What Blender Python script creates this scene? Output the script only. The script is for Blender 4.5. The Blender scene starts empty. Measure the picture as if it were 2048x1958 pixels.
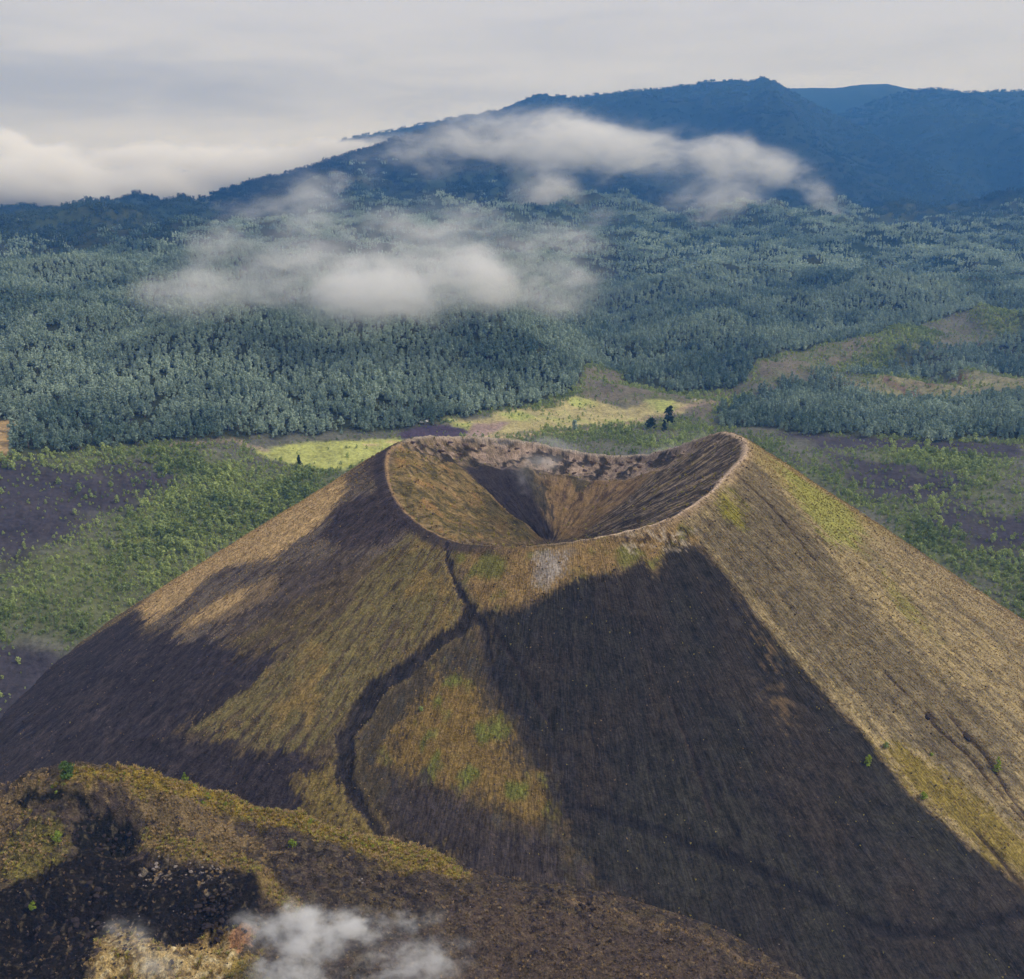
import bpy, math, random
import numpy as np
from mathutils import Vector, Matrix, Euler

random.seed(7)
rng = np.random.default_rng(7)
scene = bpy.context.scene
R = math.radians
W, HGT, FPX, PITCH = 1024, 979, 1050.0, R(16.6)
CAM = np.array([0.0, 0.0, 310.0])

# ------------------------------------------------------------------ camera, sky, sun, exposure
cam_data = bpy.data.cameras.new("camera")
cam = bpy.data.objects.new("camera", cam_data)
scene.collection.objects.link(cam)
scene.camera = cam
cam.location = CAM
cam.rotation_euler = (math.pi / 2 - PITCH, 0, 0)
cam_data.sensor_fit = 'HORIZONTAL'
cam_data.sensor_width = 36.0
cam_data.lens = 36.0 * FPX / W
cam_data.clip_start = 1.0
cam_data.clip_end = 90000.0

SUN_EL, SUN_AZ = R(46), R(-6)          # azimuth measured from +X towards +Y
SUN_DIR = Vector((math.cos(SUN_EL) * math.cos(SUN_AZ), math.cos(SUN_EL) * math.sin(SUN_AZ), math.sin(SUN_EL)))
sun_data = bpy.data.lights.new("sun", 'SUN')
sun_data.energy = 2.4
sun_data.angle = R(8)
sun_data.color = (1.0, 0.955, 0.90)
sun = bpy.data.objects.new("sun", sun_data)
scene.collection.objects.link(sun)
sun.rotation_euler = (-SUN_DIR).to_track_quat('-Z', 'Y').to_euler()

world = bpy.data.worlds.new("World")
scene.world = world
world.use_nodes = True
world.cycles.sampling_method = 'MANUAL'
world.cycles.sample_map_resolution = 512


class NT:
    """small helper round a node tree"""
    def __init__(self, tree):
        self.t = tree
        tree.nodes.clear()

    def n(self, kind, ins=None, **props):
        nd = self.t.nodes.new(kind)
        for k, v in props.items():
            setattr(nd, k, v)
        for k, v in (ins or {}).items():
            self.put(nd.inputs[k], v)
        return nd

    def put(self, sock, v):
        if isinstance(v, bpy.types.NodeSocket):
            self.t.links.new(v, sock)
        else:
            sock.default_value = v

    def math(self, op, a, b=None, c=None, clamp=False):
        nd = self.t.nodes.new('ShaderNodeMath')
        nd.operation = op
        nd.use_clamp = clamp
        for i, v in enumerate((a, b, c)):
            if v is not None:
                self.put(nd.inputs[i], v)
        return nd.outputs[0]

    def vmath(self, op, a, b=None):
        nd = self.t.nodes.new('ShaderNodeVectorMath')
        nd.operation = op
        self.put(nd.inputs[0], a)
        if b is not None:
            self.put(nd.inputs[1], b)
        return nd.outputs['Value'] if op in ('LENGTH', 'DOT_PRODUCT') else nd.outputs[0]

    def mix(self, f, a, b, blend='MIX'):
        nd = self.t.nodes.new('ShaderNodeMix')
        nd.data_type = 'RGBA'
        nd.blend_type = blend
        self.put(nd.inputs[0], f)
        self.put(nd.inputs[6], a)
        self.put(nd.inputs[7], b)
        return nd.outputs[2]

    def noise(self, vec, scale, detail=3, rough=0.55, dist=0.0):
        nd = self.n('ShaderNodeTexNoise', {'Vector': vec, 'Scale': scale, 'Detail': detail, 'Roughness': rough, 'Distortion': dist})
        return nd.outputs['Fac']

    def ramp(self, v, a, b, lo=0.0, hi=1.0, smooth=True):
        nd = self.n('ShaderNodeMapRange', {'Value': v, 'From Min': a, 'From Max': b, 'To Min': lo, 'To Max': hi})
        nd.interpolation_type = 'SMOOTHSTEP' if smooth else 'LINEAR'
        return nd.outputs[0]


def build_world():
    g = NT(world.node_tree)
    d = g.vmath('NORMALIZE', g.n('ShaderNodeTexCoord').outputs['Generated'])
    sky = g.n('ShaderNodeTexSky')
    sky.sky_type = 'NISHITA'
    sky.sun_disc = False
    sky.sun_elevation = SUN_EL
    sky.sun_rotation = math.pi / 2 - SUN_AZ
    sky.altitude = 2700
    sky.air_density = 1.3
    sky.dust_density = 2.0
    bg1 = g.n('ShaderNodeBackground', {'Color': sky.outputs[0], 'Strength': 0.10})
    # the overcast: flat stretched layers of stratus
    m1 = g.n('ShaderNodeMapping', {'Vector': d, 'Scale': (2.0, 2.0, 13.0), 'Location': (3.1, 0.4, 0.2)}).outputs[0]
    n1 = g.noise(m1, 1.25, 5, 0.5, 0.6)
    m2 = g.n('ShaderNodeMapping', {'Vector': d, 'Scale': (6.0, 6.0, 34.0), 'Location': (1.0, 7.0, 0.0)}).outputs[0]
    n2 = g.noise(m2, 1.5, 6, 0.55, 0.8)
    v = g.math('ADD', g.math('MULTIPLY', n1, 0.75), g.math('MULTIPLY', n2, 0.25))
    v = g.ramp(v, 0.36, 0.60)
    # one slate-blue layer low down in the west (to the left), as in the photograph
    sep = g.n('ShaderNodeSeparateXYZ', {'Vector': d})
    az = g.math('ARCTAN2', sep.outputs[0], sep.outputs[1])
    el = sep.outputs[2]
    bx = g.math('DIVIDE', g.math('ADD', az, 0.50), 0.42)
    by = g.math('DIVIDE', g.math('ADD', el, -0.072), 0.024)
    q = g.math('SQRT', g.math('ADD', g.math('MULTIPLY', bx, bx), g.math('MULTIPLY', by, by)))
    q = g.math('ADD', q, g.math('MULTIPLY', g.math('SUBTRACT', n2, 0.5), 1.2))
    band = g.ramp(q, 0.1, 1.7, 0.95, 0.0)
    col = g.mix(v, (0.57, 0.58, 0.67, 1), (0.66, 0.67, 0.765, 1))
    col = g.mix(band, col, (0.40, 0.40, 0.46, 1))
    bg2 = g.n('ShaderNodeBackground', {'Color': col, 'Strength': 1.0})
    mx = g.n('ShaderNodeMixShader', {0: 0.90, 1: bg1.outputs[0], 2: bg2.outputs[0]})
    g.n('ShaderNodeOutputWorld', {'Surface': mx.outputs[0]})


build_world()
scene.view_settings.view_transform = 'Standard'
scene.view_settings.look = 'None'
scene.view_settings.exposure = 0.0
scene.view_settings.gamma = 1.0
scene.view_settings.use_curve_mapping = False
scene.render.engine = 'CYCLES'
cy = scene.cycles
cy.use_denoising = True
cy.denoiser = 'OPENIMAGEDENOISE'
cy.max_bounces = 12
cy.diffuse_bounces = 2
cy.glossy_bounces = 1
cy.transmission_bounces = 2
cy.transparent_max_bounces = 8
cy.volume_bounces = 8
cy.volume_max_steps = 256
cy.use_adaptive_sampling = True
cy.adaptive_threshold = 0.02
scene.render.film_transparent = False


# ------------------------------------------------------------------ numbers: noise, rays, colour
def lin(c, k=1.0):
    c = np.asarray(c, float) / 255.0
    return np.where(c <= 0.04045, c / 12.92, ((c + 0.055) / 1.055) ** 2.4) * k


_perm = rng.permutation(4096)
_ga = rng.uniform(0, 2 * np.pi, 4096)
_gx, _gy = np.cos(_ga), np.sin(_ga)


def perlin(x, y, seed=0):
    xi = np.floor(x).astype(np.int64)
    yi = np.floor(y).astype(np.int64)
    xf = x - xi
    yf = y - yi
    u = xf * xf * xf * (xf * (xf * 6 - 15) + 10)
    v = yf * yf * yf * (yf * (yf * 6 - 15) + 10)

    def g(ix, iy, fx, fy):
        h = _perm[(_perm[(ix + seed * 131) & 4095] + iy) & 4095]
        return _gx[h] * fx + _gy[h] * fy
    a = g(xi, yi, xf, yf)
    b = g(xi + 1, yi, xf - 1, yf)
    c = g(xi, yi + 1, xf, yf - 1)
    d = g(xi + 1, yi + 1, xf - 1, yf - 1)
    return (a + (b - a) * u + ((c + (d - c) * u) - (a + (b - a) * u)) * v) * 1.5


def fbm(x, y, octs=4, seed=0, gain=0.5):
    s, a, t = 0.0, 1.0, 0.0
    for k in range(octs):
        s = s + a * perlin(x * 2 ** k + 17.3 * k, y * 2 ** k - 9.1 * k, seed + k)
        t += a
        a *= gain
    return s / t


def ridged(x, y, octs=4, seed=0):
    s, a, t = 0.0, 1.0, 0.0
    for k in range(octs):
        s = s + a * (1 - np.abs(perlin(x * 2 ** k, y * 2 ** k, seed + k)) * 2)
        t += a
        a *= 0.5
    return s / t


def sstep(a, b, x):
    t = np.clip((x - a) / (b - a), 0, 1)
    return t * t * (3 - 2 * t)


SC = W / 1962.0          # measurements are taken on a 1962 pixel wide print of the photograph


def ray(u, v):
    u = np.asarray(u, float) * SC
    v = np.asarray(v, float) * SC
    a = (u - W / 2) / FPX
    b = -(v - HGT / 2) / FPX
    c, s = math.cos(PITCH), math.sin(PITCH)
    return np.stack([a, c + b * s, -s + b * c], -1)


def at_range(u, v, r):
    """the point at ground distance r in the direction of a measured pixel"""
    d = ray(u, v)
    return CAM + d * (r / math.hypot(d[0], d[1]))


# ------------------------------------------------------------------ the shape of the land
# cone
CY = 733.0
_d = ray(1079, 930)
CX = _d[0] / _d[1] * CY
RIM = 128.0
_near = [(755, 955), (800, 1003), (860, 1037), (950, 1046), (1050, 1043), (1150, 1028), (1220, 1013), (1290, 990), (1360, 945), (1400, 895)]
_far = [(800, 836), (860, 836), (930, 838), (1000, 843), (1060, 856), (1130, 870), (1200, 875), (1260, 867), (1330, 843), (1380, 825)]
_th, _zr = [], []
for lst, far in ((_near, False), (_far, True)):
    for (u, v) in lst:
        d = ray(u, v)
        k = d[0] / d[1]
        A, B, C_ = k * k + 1, -2 * (k * CX + CY), CX * CX + CY * CY - RIM * RIM
        disc = max(B * B - 4 * A * C_, 0.0)
        y = (-B + (1 if far else -1) * math.sqrt(disc)) / (2 * A)
        _th.append(math.atan2(y - CY, k * y - CX) % (2 * math.pi))
        _zr.append(CAM[2] + d[2] / d[1] * y)
for th, u, v in ((math.pi, 735, 868), (0.0, 1424, 838)):
    d = ray(u, v)
    y = CY + RIM * math.sin(th)
    _th.append(th)
    _zr.append(CAM[2] + d[2] / d[1] * y)
_o = np.argsort(_th)
_th = np.array(_th)[_o]
_zr = np.array(_zr)[_o]
_tt = np.linspace(0, 2 * np.pi, 721)[:-1]
_zz = np.interp(_tt, np.r_[_th - 2 * np.pi, _th, _th + 2 * np.pi], np.r_[_zr, _zr, _zr])
_ker = np.exp(-0.5 * (np.arange(-24, 25) / 9.0) ** 2)
_ker /= _ker.sum()
_zz = np.convolve(np.r_[_zz[-24:], _zz, _zz[:24]], _ker, 'valid')
ZR_T, ZR_V = np.r_[_tt, 2 * np.pi], np.r_[_zz, _zz[0]]


def zrim(th):
    return np.interp(np.mod(th, 2 * np.pi), ZR_T, ZR_V)


_sk = np.radians([0, 25, 90, 150, 180, 215, 270, 315, 360])
_sv = [0.66, 0.64, 0.60, 0.64, 0.672, 0.655, 0.655, 0.66, 0.66]


def cone_slope(th):
    return np.interp(np.mod(th, 2 * np.pi), _sk, _sv)


_d = ray(1056, 1030)
BX, BY, BZ = _d[0] / _d[1] * 720.0, 720.0, 50.0


def inner_q(x, y):
    dx, dy = x - BX, y - BY
    L = np.sqrt(dx * dx + dy * dy) + 1e-6
    ux, uy = dx / L, dy / L
    ex, ey = BX - CX, BY - CY
    b = ux * ex + uy * ey
    t = -b + np.sqrt(b * b - (ex * ex + ey * ey - RIM * RIM))
    th = np.arctan2(BY + uy * t - CY, BX + ux * t - CX)
    return L / t, th


def h_cone(x, y):
    dx, dy = x - CX, y - CY
    d = np.sqrt(dx * dx + dy * dy)
    th = np.arctan2(dy, dx)
    s = np.maximum(d - RIM, 0)
    zo = zrim(th) - cone_slope(th) * (np.sqrt(s * s + 9) - 3) + 0.00022 * np.maximum(s - 150, 0) ** 2 * 0
    q, ti = inner_q(x, y)
    q = np.clip(q, 0, 1)
    zi = BZ + (zrim(ti) - BZ) * q ** 1.18
    zi = zi - 1.2 * np.exp(-((1 - q) / 0.02) ** 2) * 0
    return np.where(d > RIM, zo, zi)


# base terrain, in bearing / distance round the camera
_cols = [
    (-500, [(1600, 30), (2400, 90), (4000, 140), (6500, 168), (9000, 180)]),
    (0, None), (300, None), (600, None), (900, None), (1200, None), (1500, None), (1800, None),
    (2500, [(2300, 40), (3000, 110), (5000, 170), (7000, 230), (9000, 300)]),
]
_px = {
    0: [(870, 1190), (700, 1570), (550, 2150), (470, 2900), (405, 4800), (384, 7500), (379, 9500)],
    300: [(852, 1210), (720, 1480), (600, 1850), (480, 2700), (420, 4000), (388, 6500), (381, 9000)],
    600: [(835, 1240), (700, 1550), (600, 1850), (480, 2750), (410, 3700), (385, 6000), (380, 8500)],
    900: [(795, 1340), (700, 1600), (600, 1950), (480, 2800), (400, 3800), (370, 6000)],
    1200: [(735, 1640), (650, 1950), (560, 2400), (480, 3100), (420, 4000), (390, 6000)],
    1500: [(705, 1800), (620, 2200), (540, 2700), (460, 3400), (405, 4500), (390, 6500)],
    1800: [(640, 2200), (560, 2700), (500, 3200), (435, 4200), (408, 5000), (400, 7000)],
}
_rk = np.array([30, 300, 450, 600, 750, 1000, 1200, 1400, 1600, 1850, 2200, 2700, 3200, 4000, 5000, 6500, 8000, 10000, 14000, 40000.])
_nearz = {30: -240, 300: -220, 450: -185, 600: -142, 750: -96, 1000: -28}
_phs, _tab = [], []
for u, lst in _cols:
    d = ray(u, 700)
    _phs.append(math.atan2(d[0], d[1]))
    pts = [(r, z) for r, z in _nearz.items()]
    if lst is None:
        for (v, r) in _px[u]:
            pts.append((r, at_range(u, v, r)[2]))
        r0 = _px[u][0][1]
        if r0 > 1250:
            pts.append((1180, 0.0))
    else:
        pts += [(1200, 0)] + lst
    pts.append((pts[-1][0] + 12000, pts[-1][1] - 10))
    pts.sort()
    _tab.append(np.interp(_rk, [p[0] for p in pts], [p[1] for p in pts]))
_phs = np.array(_phs)
_tab = np.array(_tab)


def h_base(x, y):
    r = np.sqrt(x * x + y * y)
    ph = np.clip(np.arctan2(x, y), _phs[0], _phs[-1])
    lr = np.interp(np.log(np.maximum(r, 31)), np.log(_rk), np.arange(len(_rk)))
    cp = np.interp(ph, _phs, np.arange(len(_phs)))
    i = np.minimum(lr.astype(int), len(_rk) - 2)
    j = np.minimum(cp.astype(int), len(_phs) - 2)
    a, b = lr - i, cp - j
    b = b * b * (3 - 2 * b)
    return (_tab[j, i] * (1 - a) + _tab[j, i + 1] * a) * (1 - b) + (_tab[j + 1, i] * (1 - a) + _tab[j + 1, i + 1] * a) * b


RIDGES = [
    # crest line (u, v, distance), front slope
    ([(330, 400, 4700), (400, 374, 5000), (480, 346, 5200), (560, 330, 5300), (620, 308, 5450), (720, 278, 5700), (800, 250, 6000), (860, 236, 6200),
      (950, 245, 6200), (1050, 285, 6000), (1200, 345, 5500), (1350, 395, 5100), (1500, 430, 4800)], 0.22),
    ([(560, 330, 7600), (610, 285, 7800), (660, 265, 8000), (750, 250, 8000), (850, 229, 8000), (960, 210, 8100), (1000, 192, 8200), (1035, 180, 8200), (1100, 186, 8300),
      (1180, 177, 8300), (1280, 168, 8400), (1360, 156, 8500), (1415, 152, 8500), (1435, 156, 8500), (1463, 147, 8500), (1500, 163, 8400), (1540, 188, 8200),
      (1600, 218, 8000), (1680, 262, 7500), (1760, 310, 7000), (1850, 368, 6400), (1950, 410, 6000)], 0.27),
    ([(1380, 185, 11000), (1500, 168, 11000), (1600, 167, 11000), (1650, 161, 11000), (1700, 159, 11000), (1745, 170, 11000), (1900, 200, 11000)], 0.25),
    ([(1500, 300, 8600), (1560, 240, 9000), (1620, 213, 9300), (1690, 188, 9500), (1740, 172, 9500), (1790, 169, 9500), (1850, 176, 9500), (1962, 173, 9500), (2200, 160, 9500), (2600, 220, 9500)], 0.24),
]
_rd = []
for crest, k in RIDGES:
    P = np.array([at_range(u, v, r) for u, v, r in crest])
    _rd.append((np.arctan2(P[:, 0], P[:, 1]), np.hypot(P[:, 0], P[:, 1]), P[:, 2], k))


def smax(a, b, k):
    h = np.clip(0.5 + 0.5 * (a - b) / k, 0, 1)
    return b + (a - b) * h + k * h * (1 - h)


WOOD_HILLS = []
for (u_, v_, r__, ha, hb, hh_) in [(430, 640, 1640, 150, 170, 48), (760, 640, 1700, 110, 140, 30), (120, 640, 1700, 90, 160, 26), (235, 620, 1720, 45, 200, -32), (600, 620, 1780, 45, 200, -22), (1000, 640, 1800, 120, 130, 26), (1300, 620, 2050, 140, 120, 24), (1560, 600, 2400, 160, 150, 30), (1180, 560, 2300, 60, 220, -30)]:
    p_ = at_range(u_, v_, r__)
    WOOD_HILLS.append((p_[0], p_[1], ha, hb, hh_))


def h_terr(x, y, noise=True):
    r = np.sqrt(x * x + y * y)
    ph = np.arctan2(x, y)
    z = h_base(x, y)
    if noise:
        fade = sstep(1250, 1750, r)
        for (hx_, hy_, ha, hb, hh_) in WOOD_HILLS:
            z = z + hh_ * np.exp(-((x - hx_) / ha) ** 2 - ((y - hy_) / hb) ** 2)
        z = z + fade * (85 * fbm(x / 620, y / 620, 4, 3) + 46 * (ridged(x / 420, y / 420, 3, 9) - .6)) * np.clip(r / 2600, 0.5, 1.6)
        z = z + (2.4 * fbm(x / 24, y / 24, 4, 5) + 1.5 * (ridged(x / 12, y / 12, 3, 6) - .6)) * sstep(500, 700, r)
    for (pa, pr, pz, k) in _rd:
        rc = np.interp(ph, pa, pr)
        zc = np.interp(ph, pa, pz)
        out = np.maximum(pa[0] - ph, 0) + np.maximum(ph - pa[-1], 0)
        d = rc - r
        hh = zc - np.where(d > 0, k * d, -0.35 * d) - out * 2500
        if noise:
            w = sstep(0, 900, np.abs(d))
            hh = hh + w * (290 * (ridged(x / 1700 + 3, y / 1700, 4, 21) - 0.55) + 26 * fbm(x / 300, y / 300, 3, 31))
            hh = hh + (1 - w) * 7 * fbm(x / 70, y / 70, 3, 33)
        z = smax(hh, z, 40.0)
    # keep the plain below the cone
    dc = np.hypot(x - CX, y - CY)
    z = z - 70 * sstep(260, 170, dc)
    return z


# foreground hill, thin plate through measured points
def march(u, v, H, r0=150, r1=3000, n=900):
    d = ray(u, v)
    dh = math.hypot(d[0], d[1])
    rr = np.geomspace(r0, r1, n)
    P = CAM[None, :] + d[None, :] * (rr / dh)[:, None]
    diff = P[:, 2] - H(P[:, 0], P[:, 1])
    below = np.nonzero(diff < 0)[0]
    if len(below) == 0:
        i = int(np.argmin(diff))
        return P[i]
    i = below[0]
    if i == 0:
        return P[0]
    t = diff[i - 1] / (diff[i - 1] - diff[i])
    return P[i - 1] + (P[i] - P[i - 1]) * t


_crest = [(-260, 1760, .86), (-120, 1640, .86), (0, 1562, .87), (60, 1526, .87), (130, 1497, .87), (240, 1484, .87), (320, 1500, .88), (430, 1530, .90), (560, 1555, .93), (640, 1592, .95),
          (720, 1606, .955), (830, 1634, .96), (890, 1666, .965), (960, 1692, .97), (1080, 1716, .975), (1200, 1746, .98), (1290, 1778, .982), (1390, 1812, .985),
          (1440, 1842, .985), (1520, 1890, .985), (1700, 2010, .985)]
_ctl = []
for (u, v, f) in _crest:
    p = march(u, v + 6, h_cone)
    yv = min(p[1] * f, 447)
    d = ray(u, v)
    _ctl.append(CAM + d * (yv / d[1]))
    for g_, dz in ((1.05, -9), (1.16, -28), (1.4, -60)):
        b = CAM + d * (yv * g_ / d[1])
        zc = float(h_cone(b[0], b[1]))
        _ctl.append(np.array([b[0], b[1], min(zc, _ctl[-1][2]) + dz if g_ > 1.05 else min(zc - 6, _ctl[-1][2] - 5)]))
for (u, v, y) in [(-200, 1876, 345), (0, 1876, 345), (200, 1876, 345), (400, 1876, 344), (600, 1876, 346), (800, 1876, 350), (1000, 1876, 356), (1200, 1876, 362), (1380, 1890, 368),
                  (0, 1700, 384), (200, 1700, 386), (400, 1700, 388), (600, 1720, 388), (800, 1760, 386), (1000, 1790, 388), (1200, 1820, 385),
                  (0, 1600, 414), (250, 1590, 418), (450, 1600, 420), (-300, 1750, 370),
                  (-200, 2300, 262), (300, 2300, 262), (800, 2300, 264), (1300, 2300, 270), (1700, 2250, 285),
                  (-400, 3200, 160), (500, 3200, 160), (1500, 3200, 160)]:
    d = ray(u, v)
    _ctl.append(CAM + d * (y / d[1]))
_ctl = np.array(_ctl)


def tps_fit(P, lam=2.0):
    n = len(P)
    S = 100.0
    X = P[:, :2] / S
    D = np.sqrt(((X[:, None] - X[None]) ** 2).sum(-1))
    K = D ** 2 * np.log(D + 1e-9)
    K[np.arange(n), np.arange(n)] = lam * 1e-4
    A = np.zeros((n + 3, n + 3))
    A[:n, :n] = K
    A[:n, n] = 1
    A[:n, n + 1:] = X
    A[n, :n] = 1
    A[n + 1:, :n] = X.T
    sol = np.linalg.solve(A, np.r_[P[:, 2], 0, 0, 0])

    def f(x, y):
        x = np.asarray(x, float) / S
        y = np.asarray(y, float) / S
        z = sol[n] + sol[n + 1] * x + sol[n + 2] * y
        for i in range(n):
            d2 = (x - X[i, 0]) ** 2 + (y - X[i, 1]) ** 2
            z = z + sol[i] * 0.5 * d2 * np.log(d2 + 1e-12)
        return z
    return f


_tps = tps_fit(_ctl)


def _hill0(x, y):
    return _tps(x, y)


_bumps = []
for (u, v, a, b, rot, h) in [(195, 1592, 15, 9, 0, -9), (110, 1528, 16, 4.5, 0.05, -6), (415, 1712, 19, 13, 0.1, 6), (500, 1690, 6, 14, 0.5, 3), (390, 1800, 18, 6, 0.1, -8), (110, 1770, 30, 10, 0.3, -6),
                             (300, 1835, 26, 7, 0.1, 5), (560, 1760, 10, 20, -0.7, 3), (330, 1632, 18, 5, -0.1, 3), (700, 1680, 30, 8, 0.2, -3), (60, 1650, 25, 6, 0.3, 3), (950, 1800, 30, 9, .1, 3)]:
    p = march(u, v, _hill0)
    _bumps.append((p[0], p[1], a, b, rot, h))


def h_hill(x, y, noise=False):
    z = _tps(x, y)
    for (px, py, a, b, rot, h) in _bumps:
        dx, dy = x - px, y - py
        c, s = math.cos(rot), math.sin(rot)
        e = ((dx * c + dy * s) / a) ** 2 + ((-dx * s + dy * c) / b) ** 2
        z = z + h * np.exp(-e ** 1.3)
    if noise:
        z = z + 5.0 * fbm(x / 34, y / 34, 4, 41) + 3.4 * (ridged(x / 19, y / 19, 4, 45) - 0.6) + .9 * (ridged(x / 6, y / 6, 3, 47) - .5) + .35 * fbm(x / 1.7, y / 1.7, 2, 49)
    return z


def h_all(x, y):
    hz = np.where((y < 470) & (np.abs(x) < 420), h_hill(x, y), -999)
    return np.maximum(np.maximum(h_cone(x, y), h_terr(x, y, False)), hz)


def hit(u, v, H=None):
    return march(u, v, H or h_all, 160, 9000, 1500)


# ------------------------------------------------------------------ painting: base colours and where they lie
def polar_out(th_deg, s):
    th = R(th_deg)
    return (CX + (RIM + s) * math.cos(th), CY + (RIM + s) * math.sin(th))


def to_xy(pts, H=None):
    out = []
    for p in pts:
        if len(p) == 3:
            out.append(polar_out(p[0], p[1]))
        else:
            q = hit(p[0], p[1], H)
            out.append((q[0], q[1]))
    return np.array(out)


def seg_dist(x, y, a, b):
    vx, vy = b[0] - a[0], b[1] - a[1]
    L = vx * vx + vy * vy + 1e-9
    t = np.clip(((x - a[0]) * vx + (y - a[1]) * vy) / L, 0, 1)
    return np.hypot(x - a[0] - t * vx, y - a[1] - t * vy), t


def sdf_poly(x, y, P):
    """positive inside"""
    d = np.full(x.shape, 1e9)
    inside = np.zeros(x.shape, bool)
    n = len(P)
    for i in range(n):
        a, b = P[i], P[(i + 1) % n]
        dd, _ = seg_dist(x, y, a, b)
        d = np.minimum(d, dd)
        if a[1] != b[1]:
            c = ((a[1] > y) != (b[1] > y)) & (x < (b[0] - a[0]) * (y - a[1]) / (b[1] - a[1]) + a[0])
            inside ^= c
    return np.where(inside, d, -d)


def d_line(x, y, P, w):
    """signed: positive within half width w (one per point) of the polyline"""
    best = np.full(x.shape, -1e9)
    for i in range(len(P) - 1):
        dd, t = seg_dist(x, y, P[i], P[i + 1])
        best = np.maximum(best, w[i] * (1 - t) + w[i + 1] * t - dd)
    return best


def layer(col, m, c):
    m = np.clip(m, 0, 1)[:, None]
    c = np.asarray(c, float)
    if c.ndim == 1:
        c = c[None, :]
    return col * (1 - m) + c * m


# ------------------------------------------------------------------ mesh helpers
def link(o):
    scene.collection.objects.link(o)
    return o


def tag(o, label=None, cat=None, group=None, kind=None):
    if label:
        o['label'] = label
    if cat:
        o['category'] = cat
    if group:
        o['group'] = group
    if kind:
        o['kind'] = kind
    return o


def mesh_obj(name, verts, faces, mat, parent=None, smooth=False, col=None):
    me = bpy.data.meshes.new(name)
    verts = np.asarray(verts, np.float32)
    faces = np.asarray(faces, np.int32)
    nv, nf, k = len(verts), len(faces), faces.shape[1]
    me.vertices.add(nv)
    me.vertices.foreach_set('co', verts.ravel())
    me.loops.add(nf * k)
    me.loops.foreach_set('vertex_index', faces.ravel())
    me.polygons.add(nf)
    me.polygons.foreach_set('loop_start', np.arange(0, nf * k, k, dtype=np.int32))
    me.polygons.foreach_set('loop_total', np.full(nf, k, np.int32))
    me.update(calc_edges=True)
    if smooth:
        me.polygons.foreach_set('use_smooth', np.ones(nf, bool))
    if col is not None:
        a = me.color_attributes.new('albedo', 'FLOAT_COLOR', 'POINT')
        a.data.foreach_set('color', np.c_[col, np.ones(nv)].astype(np.float32).ravel())
    for m in (mat if isinstance(mat, list) else [mat]):
        me.materials.append(m)
    o = bpy.data.objects.new(name, me)
    link(o)
    if parent:
        o.parent = parent
    return o


def grid_faces(nr, nc, wrap=False):
    i = np.arange(nr - 1)[:, None]
    j = np.arange(nc if wrap else nc - 1)[None, :]
    j2 = (j + 1) % nc
    return np.stack([i * nc + j + 0 * i, i * nc + j2, (i + 1) * nc + j2, (i + 1) * nc + j], -1).reshape(-1, 4)


def finish(g, color, rough=0.95, bump=None, strength=0.5, dist=1.0, translucent=0.0):
    b = g.n('ShaderNodeBsdfPrincipled', {'Base Color': color, 'Roughness': rough})
    b.inputs['Specular IOR Level'].default_value = 0.12
    if bump is not None:
        bn = g.n('ShaderNodeBump', {'Height': bump, 'Strength': strength, 'Distance': dist})
        g.put(b.inputs['Normal'], bn.outputs[0])
    out = b.outputs[0]
    if translucent:
        tr = g.n('ShaderNodeBsdfTranslucent', {'Color': color})
        out = g.n('ShaderNodeMixShader', {0: translucent, 1: out, 2: tr.outputs[0]}).outputs[0]
    g.n('ShaderNodeOutputMaterial', {'Surface': out})


def new_mat(name):
    m = bpy.data.materials.new(name)
    m.use_nodes = True
    return m, NT(m.node_tree)


def soil_material(name, fine, coarse, amp, bump_dist, streak=False, fleck=0.0):
    """painted base colour plus grain, pebbles and (on the cone) fine rills that run down the slope"""
    m, g = new_mat(name)
    geo = g.n('ShaderNodeNewGeometry').outputs['Position']
    base = g.n('ShaderNodeAttribute', attribute_name='albedo').outputs['Color']
    n1 = g.noise(geo, fine, 4, 0.65)
    n2 = g.noise(geo, coarse, 4, 0.6)
    v = g.math('ADD', g.math('MULTIPLY', n1, 0.6), g.math('MULTIPLY', n2, 0.4))
    h = v
    if streak:
        at = g.n('ShaderNodeAttribute', attribute_name='slope_uv').outputs['Vector']
        s1 = g.noise(g.n('ShaderNodeMapping', {'Vector': at, 'Scale': (0.75, 0.11, 1.0)}).outputs[0], 1.0, 4, 0.6, 0.3)
        s2 = g.noise(g.n('ShaderNodeMapping', {'Vector': at, 'Scale': (0.22, 0.022, 1.0)}).outputs[0], 1.0, 4, 0.6, 0.3)
        st = g.math('ADD', g.math('MULTIPLY', s1, 0.6), g.math('MULTIPLY', s2, 0.4))
        v = g.math('ADD', g.math('MULTIPLY', v, 0.62), g.math('MULTIPLY', st, 0.38))
        h = g.math('ADD', g.math('MULTIPLY', h, 0.45), g.math('MULTIPLY', st, 0.9))
    k = g.ramp(v, 0.36, 0.64, 1.0 - amp, 1.0 + amp, False)
    c = g.vmath('MULTIPLY', base, g.n('ShaderNodeCombineXYZ', {0: k, 1: k, 2: k}).outputs[0])
    if fleck:
        n4 = g.noise(geo, fleck, 2, 0.7)
        n5 = g.noise(geo, fleck * .13, 2, 0.6)
        fk = g.math('MULTIPLY', g.ramp(n4, 0.60, 0.70), g.ramp(n5, .42, .62, 0.08, 0.6))
        c = g.mix(fk, c, g.vmath('ADD', g.vmath('MULTIPLY', c, (1.5, 1.45, 1.3)), (.035, .032, .022)))
        dk = g.ramp(g.noise(geo, fleck * .8, 3, 0.7), 0.40, 0.30)
        c = g.mix(g.math('MULTIPLY', dk, .55), c, (.012, .011, .011, 1))
    finish(g, c, 0.97, h, 1.0, bump_dist)
    return m


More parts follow.
